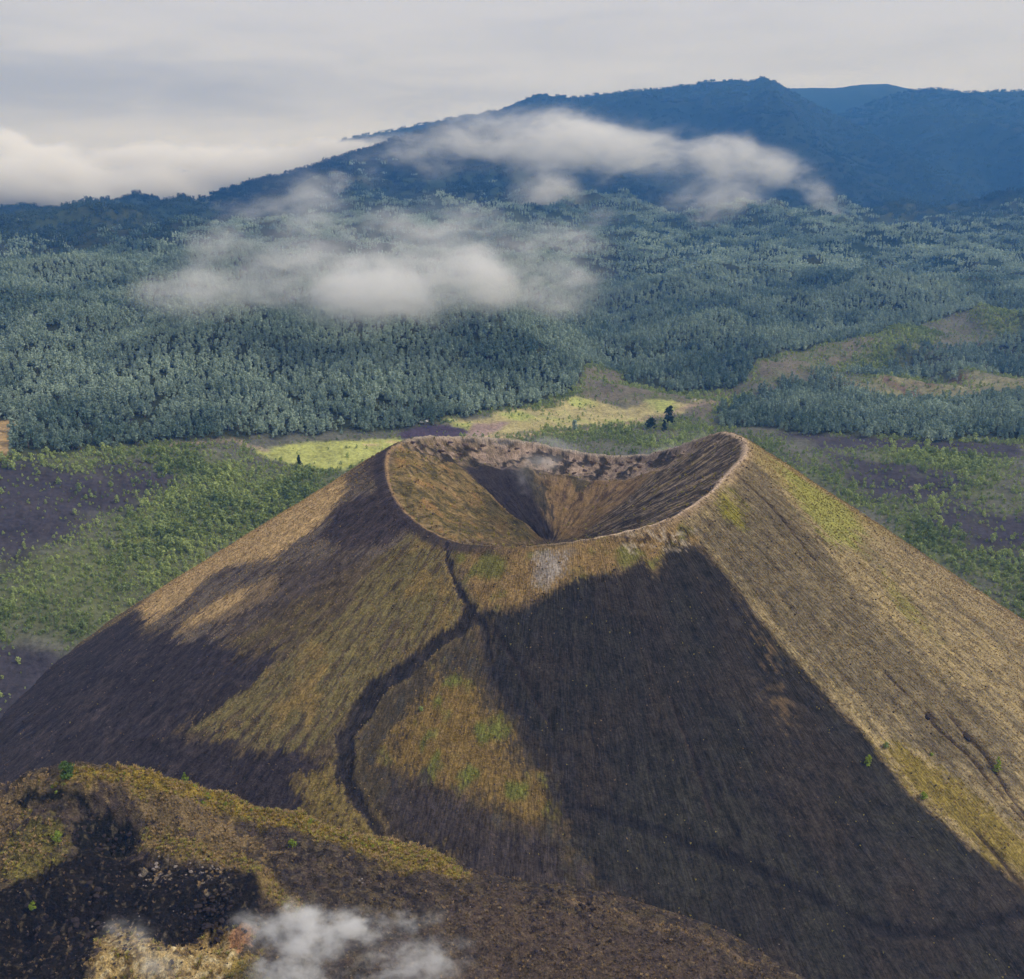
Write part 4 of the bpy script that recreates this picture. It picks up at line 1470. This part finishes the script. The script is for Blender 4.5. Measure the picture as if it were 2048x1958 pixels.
full_tree('tree', ground_at(128, 1494), 901, 9.5, 3.8, .9, 520, .6, 'round', M_CREST, 'rounded dark green small tree at the left end of the foreground hill crest', 'tree')
full_tree('tree', ground_at(355, 1502), 902, 7.6, 2.5, .7, 380, .5, 'cone', M_BRIGHT, 'slim bright green young tree rising from the golden part of the hill crest', 'tree')
full_tree('tree', ground_at(1664, 1466), 903, 6.0, 2.2, .5, 260, .42, 'round', M_BRIGHT, 'bright green young tree alone on the black ash just left of the grass edge', 'tree')
full_tree('tree', ground_at(1910, 1478), 904, 10.0, 2.2, .8, 320, .45, 'cone', M_BRIGHT, 'tall narrow green tree below the black rock outcrop on the right flank', 'tree')
full_tree('bush', ground_at(1770, 1530), 905, 4.0, 2.0, .3, 220, .4, 'round', M_BRIGHT, 'yellow-green bush on the lower border between black ash and grass', 'bush')
full_tree('bush', ground_at(1698, 1432), 906, 3.2, 2.0, .3, 200, .4, 'round', M_SHRUB, 'olive bush at the top of the green strip beside the black ash', 'bush')
full_tree('bush', ground_at(1785, 1450), 907, 2.6, 1.5, .3, 160, .35, 'round', M_BRIGHT, 'small yellow-green bush in the middle of the grassy right flank', 'bush')
full_tree('bush', ground_at(110, 1610), 908, 4.5, 2.6, .3, 260, .45, 'round', M_BRIGHT, 'yellow-green bush at the left brink of the larger dark hollow', 'bush')
full_tree('bush', ground_at(560, 1622), 909, 3.4, 2.2, .3, 200, .4, 'round', M_BRIGHT, 'bright yellow-green bush in the golden strip near the dark gully foot', 'bush')
full_tree('bush', ground_at(62, 1740), 910, 3.0, 1.8, .3, 180, .4, 'round', M_BRIGHT, 'yellow-green bush among the dark rocks at the lower left', 'bush')
full_tree('bush', ground_at(808, 1362), 911, 2.8, 1.8, .3, 160, .4, 'round', M_SHRUB, 'dull green bush on the slope just right of the dark gully', 'bush')
# trees in the clearing behind the rim
full_tree('tree', ground_at(1282, 812), 921, 24, 8.5, 3, 420, 1.5, 'round', M_DARKL, 'tallest of the three dark trees in the clearing behind the crater', 'tree')
full_tree('tree', ground_at(1272, 826), 922, 15, 4.2, 2, 300, 1.1, 'cone', M_DARKL, 'slender dark tree in front of the tallest tree of the clearing', 'tree')
full_tree('tree', ground_at(1247, 822), 923, 14, 7.5, 2, 320, 1.3, 'round', M_DARKL, 'broad low dark tree left of the two others in the clearing', 'tree')
full_tree('tree', ground_at(1100, 826), 924, 15, 4.6, 2, 240, 1.1, 'round', M_PINE, 'lone tree at the near border of the far pale field', 'tree')
full_tree('tree', ground_at(573, 893), 925, 13, 3.2, 2, 200, 1.0, 'cone', M_DARKL, 'dark pointed tree at the near edge of the bright yellow-green field', 'tree')
full_tree('tree', ground_at(24, 828), 926, 19, 5.5, 2, 240, 1.3, 'round', M_PINE, 'tree standing in the small tan clearing at the left edge of the wood', 'tree')


# ------------------------------------------------------------------ rocks
def rock_mesh(name, seed, s, mat, sub=2):
    import bmesh
    bm = bmesh.new()
    bmesh.ops.create_icosphere(bm, subdivisions=sub, radius=1.0)
    r = np.random.default_rng(seed)
    planes = r.normal(size=(9, 3))
    planes /= np.linalg.norm(planes, axis=1)[:, None]
    lim = r.uniform(.5, .85, 9)
    for v in bm.verts:
        p = np.array(v.co)
        for pl, l in zip(planes, lim):
            d = p @ pl
            if d > l:
                p = p - pl * (d - l)
        p *= r.uniform(.93, 1.07)
        v.co = (p[0] * s[0], p[1] * s[1], p[2] * s[2])
    me = bpy.data.meshes.new(name)
    bm.to_mesh(me)
    bm.free()
    me.materials.append(mat)
    o = bpy.data.objects.new(name, me)
    return link(o)


rk = [rock_mesh('pale_rock', 60 + k, s_, M_PALE, 1) for k, s_ in enumerate([(1.1, .8, .7), (.8, .9, .5), (.6, .5, .5)])]
RP = []
for (u0, v0, su, sv, nn) in [(300, 1680, 30, 24, 18), (405, 1672, 24, 16, 16), (235, 1785, 30, 8, 12), (680, 1690, 30, 8, 6), (330, 1720, 60, 30, 10)]:
    for k in range(nn):
        RP.append((u0 + rng.normal() * su, v0 + rng.normal() * sv))
for k, (u, v) in enumerate(RP):
    o = rk[k] if k < 3 else rk[k % 3].copy()
    if k >= 3:
        link(o)
    o.location = ground_at(u, v) + Vector((0, 0, .35))
    s0 = rng.uniform(.5, 1.25)
    o.scale = (s0, s0 * rng.uniform(.8, 1.2), s0 * .9)
    o.rotation_euler = (rng.uniform(-.4, .4), rng.uniform(-.4, .4), rng.uniform(0, 6.28))
    tag(o, 'pale grey rock lying among the dark lava rubble of the foreground hill', 'rock', 'pale rocks on the lava rubble')
bk_ = [rock_mesh('lava_boulder', 80 + k, s_, M_ROCK, 2) for k, s_ in enumerate([(1.4, 1.1, 1.0), (1.0, 1.2, .8), (.8, .7, .7)])]
nb_ = 0
for (u0, v0, su, sv, nn) in [(420, 1730, 50, 30, 70), (150, 1760, 70, 40, 60), (190, 1600, 40, 20, 40), (350, 1790, 60, 16, 40), (1140, 1740, 60, 10, 20), (650, 1690, 80, 25, 30), (1000, 1800, 120, 25, 20)]:
    for k in range(nn):
        u, v = u0 + rng.normal() * su, v0 + rng.normal() * sv
        if v > 1900:
            continue
        o = bk_[nb_] if nb_ < 3 else bk_[nb_ % 3].copy()
        if nb_ >= 3:
            link(o)
        nb_ += 1
        o.location = ground_at(u, v) + Vector((0, 0, .2))
        s0 = rng.uniform(.5, 1.5)
        o.scale = (s0, s0 * rng.uniform(.8, 1.2), s0 * .9)
        o.rotation_euler = (rng.uniform(-.4, .4), rng.uniform(-.4, .4), rng.uniform(0, 6.28))
        tag(o, 'dark lava boulder on the rough foreground hill', 'boulder', 'dark boulders on the foreground hill')
for nm, n_, area, lab_ in (('lava_rubble', 26000, 'hill', 'loose dark and brown lava stones strewn over the foreground hill'), ('cinders', 30000, 'cone', 'loose cinders lying on the flanks of the cone')):
    if area == 'hill':
        hx, hy = rng.uniform(-250, 190, n_), rng.uniform(325, 455, n_)
        ix = np.searchsorted(gx, hx).clip(0, len(gx) - 1)
        iy = np.searchsorted(gy, hy).clip(0, len(gy) - 1)
        vi = iy * len(gx) + ix
        kp = (over[vi] > -1) & (rng.uniform(0, 1, n_) < np.where(HILL_C[vi].mean(1) < .035, 1.0, .35))
        vi = vi[kp]
        pp = np.c_[HX[vi], HY[vi], HZ[vi]] + np.c_[rng.normal(scale=.25, size=(len(vi), 2)), np.zeros(len(vi))]
        sc_ = .12 + .5 * rng.uniform(0, 1, len(vi)) ** 4
        kk = np.where(rng.uniform(0, 1, len(vi)) < .07, 0, 1 + rng.integers(0, 3, len(vi)))
    else:
        vi = rng.integers(len(Q) * nth, nb, n_)
        vi = vi[(SV[vi] < 320)]
        pp = np.c_[CONE_XY[vi], CONE_Z[vi]] + np.c_[rng.normal(scale=.5, size=(len(vi), 2)), np.zeros(len(vi))]
        sc_ = .1 + .55 * rng.uniform(0, 1, len(vi)) ** 6
        kk = np.where(rng.uniform(0, 1, len(vi)) < .06, 0, 1 + rng.integers(0, 3, len(vi)))
    scatter(nm, pp, rng.uniform(0, 6.28, len(pp)), sc_, kk, [rk[1]] + bk_, lab_, 'rubble')
o = rock_mesh('rock_outcrop', 95, (2.6, 3.4, 2.6), M_ROCK, 3)
o.location = ground_at(1852, 1412)
tag(o, 'larger jagged black rock outcrop on the right flank, below a small bush', 'rock')
o = rock_mesh('rock_outcrop', 96, (1.7, 2.6, 1.7), M_ROCK, 3)
o.location = ground_at(1776, 1372)
tag(o, 'smaller black rock outcrop at the head of the gully on the right flank', 'rock')
o = rock_mesh('white_boulder', 97, (2.6, 2.2, 2.0), M_PALE, 2)
o.location = ground_at(1744, 934)
tag(o, 'single white boulder on the dark plain beyond the right flank', 'boulder')
mc_, g = new_mat('crag_rock')
_p = g.n('ShaderNodeNewGeometry').outputs['Position']
finish(g, g.mix(g.noise(_p, .8, 4), (*lin((62, 54, 50)), 1), (*lin((138, 118, 106)), 1)), 0.9, g.noise(_p, 1.6, 4), 1.0, 0.8)
cliff = [rock_mesh('crag', 110 + k, s_, mc_, 2) for k, s_ in enumerate([(4.5, 2.6, 2.4), (3.2, 2.2, 1.8), (2.4, 2.0, 2.0)])]
ck_px = [(790, 846), (812, 852), (838, 850), (862, 846), (890, 850), (905, 858), (925, 852), (950, 856), (975, 862), (990, 858), (1010, 866), (1040, 872), (1060, 880), (1075, 886), (1100, 880), (1135, 884), (1150, 888), (1165, 884),
         (1190, 888), (1205, 884), (1225, 892), (1245, 886), (1270, 880), (1290, 872), (1120, 900), (1160, 905), (1085, 902), (1100, 905), (1215, 900), (1180, 900), (845, 862), (880, 868), (1310, 864), (1335, 852)]
for k, (u, v) in enumerate(ck_px):
    o = cliff[k] if k < 3 else cliff[k % 3].copy()
    if k >= 3:
        link(o)
    o.location = ground_at(u, v) + Vector((0, 0, -.3))
    s0 = rng.uniform(.3, .85)
    o.scale = (s0 * rng.uniform(.8, 1.5), s0, s0 * 1.1)
    o.rotation_euler = (rng.uniform(-.2, .2), rng.uniform(-.2, .2), rng.uniform(-.5, .5))
    tag(o, 'dark crag jutting out under the far rim inside the crater', 'crag', 'crags under the far crater rim')

# ------------------------------------------------------------------ parked white vehicles by the track
mw, g = new_mat('white_paint')
finish(g, (0.78, 0.78, 0.76, 1), 0.35)
mg, g = new_mat('dark_glass')
finish(g, (0.03, 0.035, 0.04, 1), 0.15)
mt_, g = new_mat('tyre_rubber')
finish(g, (0.03, 0.03, 0.03, 1), 0.9)


def prism(name, prof, w, mat, parent):
    n = len(prof)
    v = [(x, -w / 2, z) for x, z in prof] + [(x, w / 2, z) for x, z in prof]
    f = [tuple(range(n))[::-1], tuple(range(n, 2 * n))] + [(i, (i + 1) % n, n + (i + 1) % n, n + i) for i in range(n)]
    me = bpy.data.meshes.new(name)
    me.from_pydata(v, [], f)
    me.materials.append(mat)
    o = bpy.data.objects.new(name, me)
    link(o)
    o.parent = parent
    return o


def van(loc, rz, label):
    e = bpy.data.objects.new('parked_van', None)
    link(e)
    e.location = loc
    e.rotation_euler = (0, 0, rz)
    prism('body', [(-2.6, .4), (2.6, .4), (2.7, 1.1), (1.9, 1.3), (1.2, 2.3), (-2.4, 2.35), (-2.65, 1.3)], 2.0, mw, e)
    prism('windscreen', [(1.88, 1.38), (1.93, 1.38), (1.31, 2.24), (1.26, 2.24)], 1.7, mg, e)
    prism('side_window', [(-2.1, 1.45), (1.5, 1.45), (1.05, 2.1), (-2.0, 2.12)], 2.03, mg, e)
    a = np.arange(10) * 2 * np.pi / 10
    for sx in (-1.7, 1.7):
        for sy in (-.92, .92):
            wv = [(sx + .38 * math.cos(t), .38 + .38 * math.sin(t)) for t in a]
            wh = prism('wheel', wv, .25, mt_, e)
            wh.location = (0, sy, 0)
    return tag(e, label, 'van')


van(ground_at(808, 811) + Vector((0, 0, .6)), .3, 'white van parked on the left at the far edge of the dark ash patch')
van(ground_at(818, 809) + Vector((0, 0, .6)), 1.1, 'white van parked just right of the other by the dark ash patch')
van(ground_at(1333, 768) + Vector((0, 0, .6)), .8, 'white van at the far end of the dirt track past the clearing trees')


# ------------------------------------------------------------------ haze, clouds and steam
def volume_mat(name):
    m = bpy.data.materials.new(name)
    m.use_nodes = True
    return m, NT(m.node_tree)


hm, g = volume_mat('haze')
pv = g.n('ShaderNodeVolumePrincipled', {'Color': (0.10, 0.36, 1.0, 1), 'Density': 0.88e-4, 'Anisotropy': 0.1})
pv.inputs['Absorption Color'].default_value = (1, 1, 1, 1)
g.n('ShaderNodeOutputMaterial', {'Volume': pv.outputs[0]})
hx0, hx1, hy0, hy1, hz0, hz1 = -13000, 13000, -3000, 12500, -260, 1750
hv = [(a, b, c_) for c_ in (hz0, hz1) for b in (hy0, hy1) for a in (hx0, hx1)]
haze = mesh_obj('haze', hv, [(0, 2, 3, 1), (4, 5, 7, 6), (0, 1, 5, 4), (2, 6, 7, 3), (0, 4, 6, 2), (1, 3, 7, 5)], hm)
tag(haze, 'blue summer haze over the whole valley', 'haze', kind='stuff')


def cloud(name, blobs, density, nscale, ragged, label, cat, color=(1, 1, 1), step=0.3, squash=1.6, seed=0.0, aniso=0.0, thr=.85, veil=.16, tilt=0.0):
    """blobs: (u, v, distance, half width px, half height px, half depth m, rotation, weight) on the 1962 px print"""
    import bmesh
    m, g = volume_mat(name)
    pos = g.n('ShaderNodeNewGeometry').outputs['Position']
    warp = g.n('ShaderNodeTexNoise', {'Vector': pos, 'Scale': nscale * .6, 'Detail': 3.0})
    wv = g.vmath('SUBTRACT', warp.outputs['Color'], (.5, .5, .5))
    pw = g.vmath('ADD', pos, g.n('ShaderNodeVectorMath', {0: wv, 1: (0.9 / nscale,) * 3}, operation='MULTIPLY').outputs[0])
    total = None
    bm = bmesh.new()
    for (u, v, r_, a, b, dd, rot, wgt) in blobs:
        p = at_range(u, v, r_)
        dist = float(np.linalg.norm(p - CAM))
        sa, sb = a * SC / FPX * dist, b * SC / FPX * dist
        mp = g.n('ShaderNodeMapping', {'Vector': pw, 'Location': tuple(p), 'Rotation': (0, -rot, 0), 'Scale': (sa, dd, sb)}, vector_type='TEXTURE').outputs[0]
        ln = g.vmath('LENGTH', mp)
        f = g.math('MULTIPLY', g.ramp(ln, 0.15, 1.0, 1.0, 0.0), wgt)
        total = f if total is None else g.math('MAXIMUM', total, f)
        mat4 = Matrix.Translation(Vector(p)) @ Matrix.Rotation(-rot, 4, 'Y') @ Matrix.Diagonal((sa * 1.12, dd * 1.12, sb * 1.18, 1))
        bmesh.ops.create_icosphere(bm, subdivisions=3, radius=1.0, matrix=mat4)
    n = g.noise(g.n('ShaderNodeMapping', {'Vector': pw, 'Scale': (.7, 1, squash), 'Rotation': (0, tilt, 0), 'Location': (seed, seed, 0)}).outputs[0], nscale, 9, 0.68)
    n = g.ramp(n, .30, .70, 0.0, 1.0, False)
    t = g.math('ADD', g.math('MULTIPLY', n, 1.15), g.math('MULTIPLY', total, .75))
    d = g.math('MULTIPLY', g.ramp(t, thr, thr + ragged), total)
    d = g.math('ADD', d, g.math('MULTIPLY', g.math('MULTIPLY', total, total), g.math('MULTIPLY', g.ramp(n, .2, 1.0), veil)))
    d = g.math('MULTIPLY', d, density)
    m.cycles.volume_step_rate = step
    pv = g.n('ShaderNodeVolumePrincipled', {'Color': (*color, 1), 'Density': d, 'Anisotropy': aniso})
    pv.inputs['Absorption Color'].default_value = (1, 1, 1, 1)
    g.n('ShaderNodeOutputMaterial', {'Volume': pv.outputs[0]})
    me = bpy.data.meshes.new(name)
    bm.to_mesh(me)
    bm.free()
    me.materials.append(m)
    o = bpy.data.objects.new(name, me)
    link(o)
    rm = o.modifiers.new('merge', 'REMESH')
    rm.mode = 'VOXEL'
    rm.voxel_size = max(o.dimensions) / 110 if max(o.dimensions) > 0 else 5
    co = np.array([v_.co for v_ in me.vertices])
    rm.voxel_size = float((co.max(0) - co.min(0)).max() / 120)
    return tag(o, label, cat, kind='stuff')


cloud('low_cloud', [
    (390, 560, 1500, 210, 85, 110, 0, .95), (560, 520, 1500, 230, 120, 120, .1, .95), (720, 550, 1490, 260, 115, 140, 0, 1.35), (890, 530, 1500, 240, 115, 130, 0, 1.2),
    (1070, 550, 1510, 200, 95, 110, 0, .95), (600, 410, 1620, 210, 120, 110, -.5, .78), (820, 440, 1620, 280, 105, 110, 0, .85), (440, 460, 1580, 190, 100, 100, .6, .75), (1050, 470, 1580, 200, 90, 100, 0, .8)],
    0.019, 0.0165, 1.0, 'large white bank of mist drifting over the wooded slope in front of the mountains', 'cloud', seed=2., tilt=.15, thr=.82, veil=.3)
cloud('mountain_cloud', [
    (930, 255, 4300, 190, 84, 260, .1, 1.0), (1080, 275, 4200, 240, 95, 270, 0, 1.25), (1220, 300, 4200, 210, 90, 240, 0, 1.15), (1050, 370, 4000, 110, 150, 180, .2, .85),
    (1350, 305, 4200, 190, 68, 190, -.1, 1.05), (1460, 312, 4200, 160, 58, 180, -.2, 1.0), (1560, 360, 4200, 120, 54, 150, -.6, .85), (1370, 410, 3900, 170, 160, 180, .5, .85), (1150, 450, 3800, 140, 130, 150, .3, .75), (790, 295, 4500, 190, 70, 180, -.2, .75), (640, 360, 4500, 170, 90, 160, .5, .7)],
    0.0115, 0.0062, 0.85, 'ragged streak of white cloud trailing down across the dark mountain', 'cloud', seed=53., tilt=-.35, thr=.82, veil=.26)
cloud('cloud_bank', [
    (-260, 345, 5600, 330, 90, 700, 0, 1.2), (60, 350, 5600, 280, 76, 700, 0, 1.25), (300, 356, 5600, 230, 64, 600, 0, 1.2), (480, 330, 5600, 230, 60, 500, .14, 1.15), (640, 296, 6600, 170, 40, 400, .2, 1.15), (18, 272, 5600, 60, 36, 260, 0, 1.2), (85, 286, 5600, 85, 28, 260, 0, 1.1), (330, 305, 5600, 300, 44, 500, .05, .95)],
    0.012, 0.0048, 0.60, 'long bank of white cloud lying on the horizon at the foot of the range', 'cloud', seed=11., squash=2.2, thr=.72)
cloud('steam_plume', [
    (600, 1800, 352, 130, 80, 14, .1, 1.1), (575, 1755, 350, 75, 60, 11, 0, 1.05), (500, 1785, 352, 85, 50, 10, -.3, .9), (670, 1780, 350, 110, 66, 11, 0, 1.0), (560, 1865, 345, 140, 80, 12, 0, .9), (790, 1850, 345, 190, 95, 14, .2, .75), (760, 1775, 350, 160, 46, 10, .3, .65)],
    0.25, 0.17, .95, 'white steam rising beside the orange patch at the bottom of the picture', 'steam', squash=1.0, seed=3., veil=.22, tilt=.5)
cloud('steam_plume', [
    (250, 1790, 362, 90, 50, 10, -.3, .8), (300, 1850, 352, 90, 66, 10, 0, .8)],
    0.09, 0.18, .95, 'thin veil of steam over the pale yellow steaming ground', 'steam', squash=1.0, seed=8., veil=.3)
cloud('steam_plume', [
    (1030, 890, 745, 90, 42, 18, .2, .9), (1070, 850, 800, 110, 24, 16, -.2, .85), (1015, 920, 740, 46, 50, 14, 0, .8), (950, 845, 830, 100, 16, 14, 0, .7)],
    0.05, 0.09, .95, 'faint steam drifting out of the crater below the far rim', 'steam', squash=1.0, seed=5., veil=.35)
cloud('steam_plume', [
    (1055, 1085, 585, 50, 50, 7, 0, .8), (1090, 1055, 590, 60, 26, 7, .2, .7)],
    0.06, 0.16, .95, 'small wisp of steam on the front rim above the black ash', 'steam', squash=1.0, seed=6., veil=.3)
cloud('steam_plume', [
    (1270, 862, 850, 110, 16, 8, .25, .8), (1340, 838, 830, 60, 14, 8, .35, .75)],
    0.06, 0.12, .95, 'pale streak of steam along the far rim beside the right horn', 'steam', squash=1.0, seed=16., veil=.35)
print('tris', sum(len(o.data.polygons) * 2 for o in scene.objects if o.type == 'MESH' and o.data.users == 1))
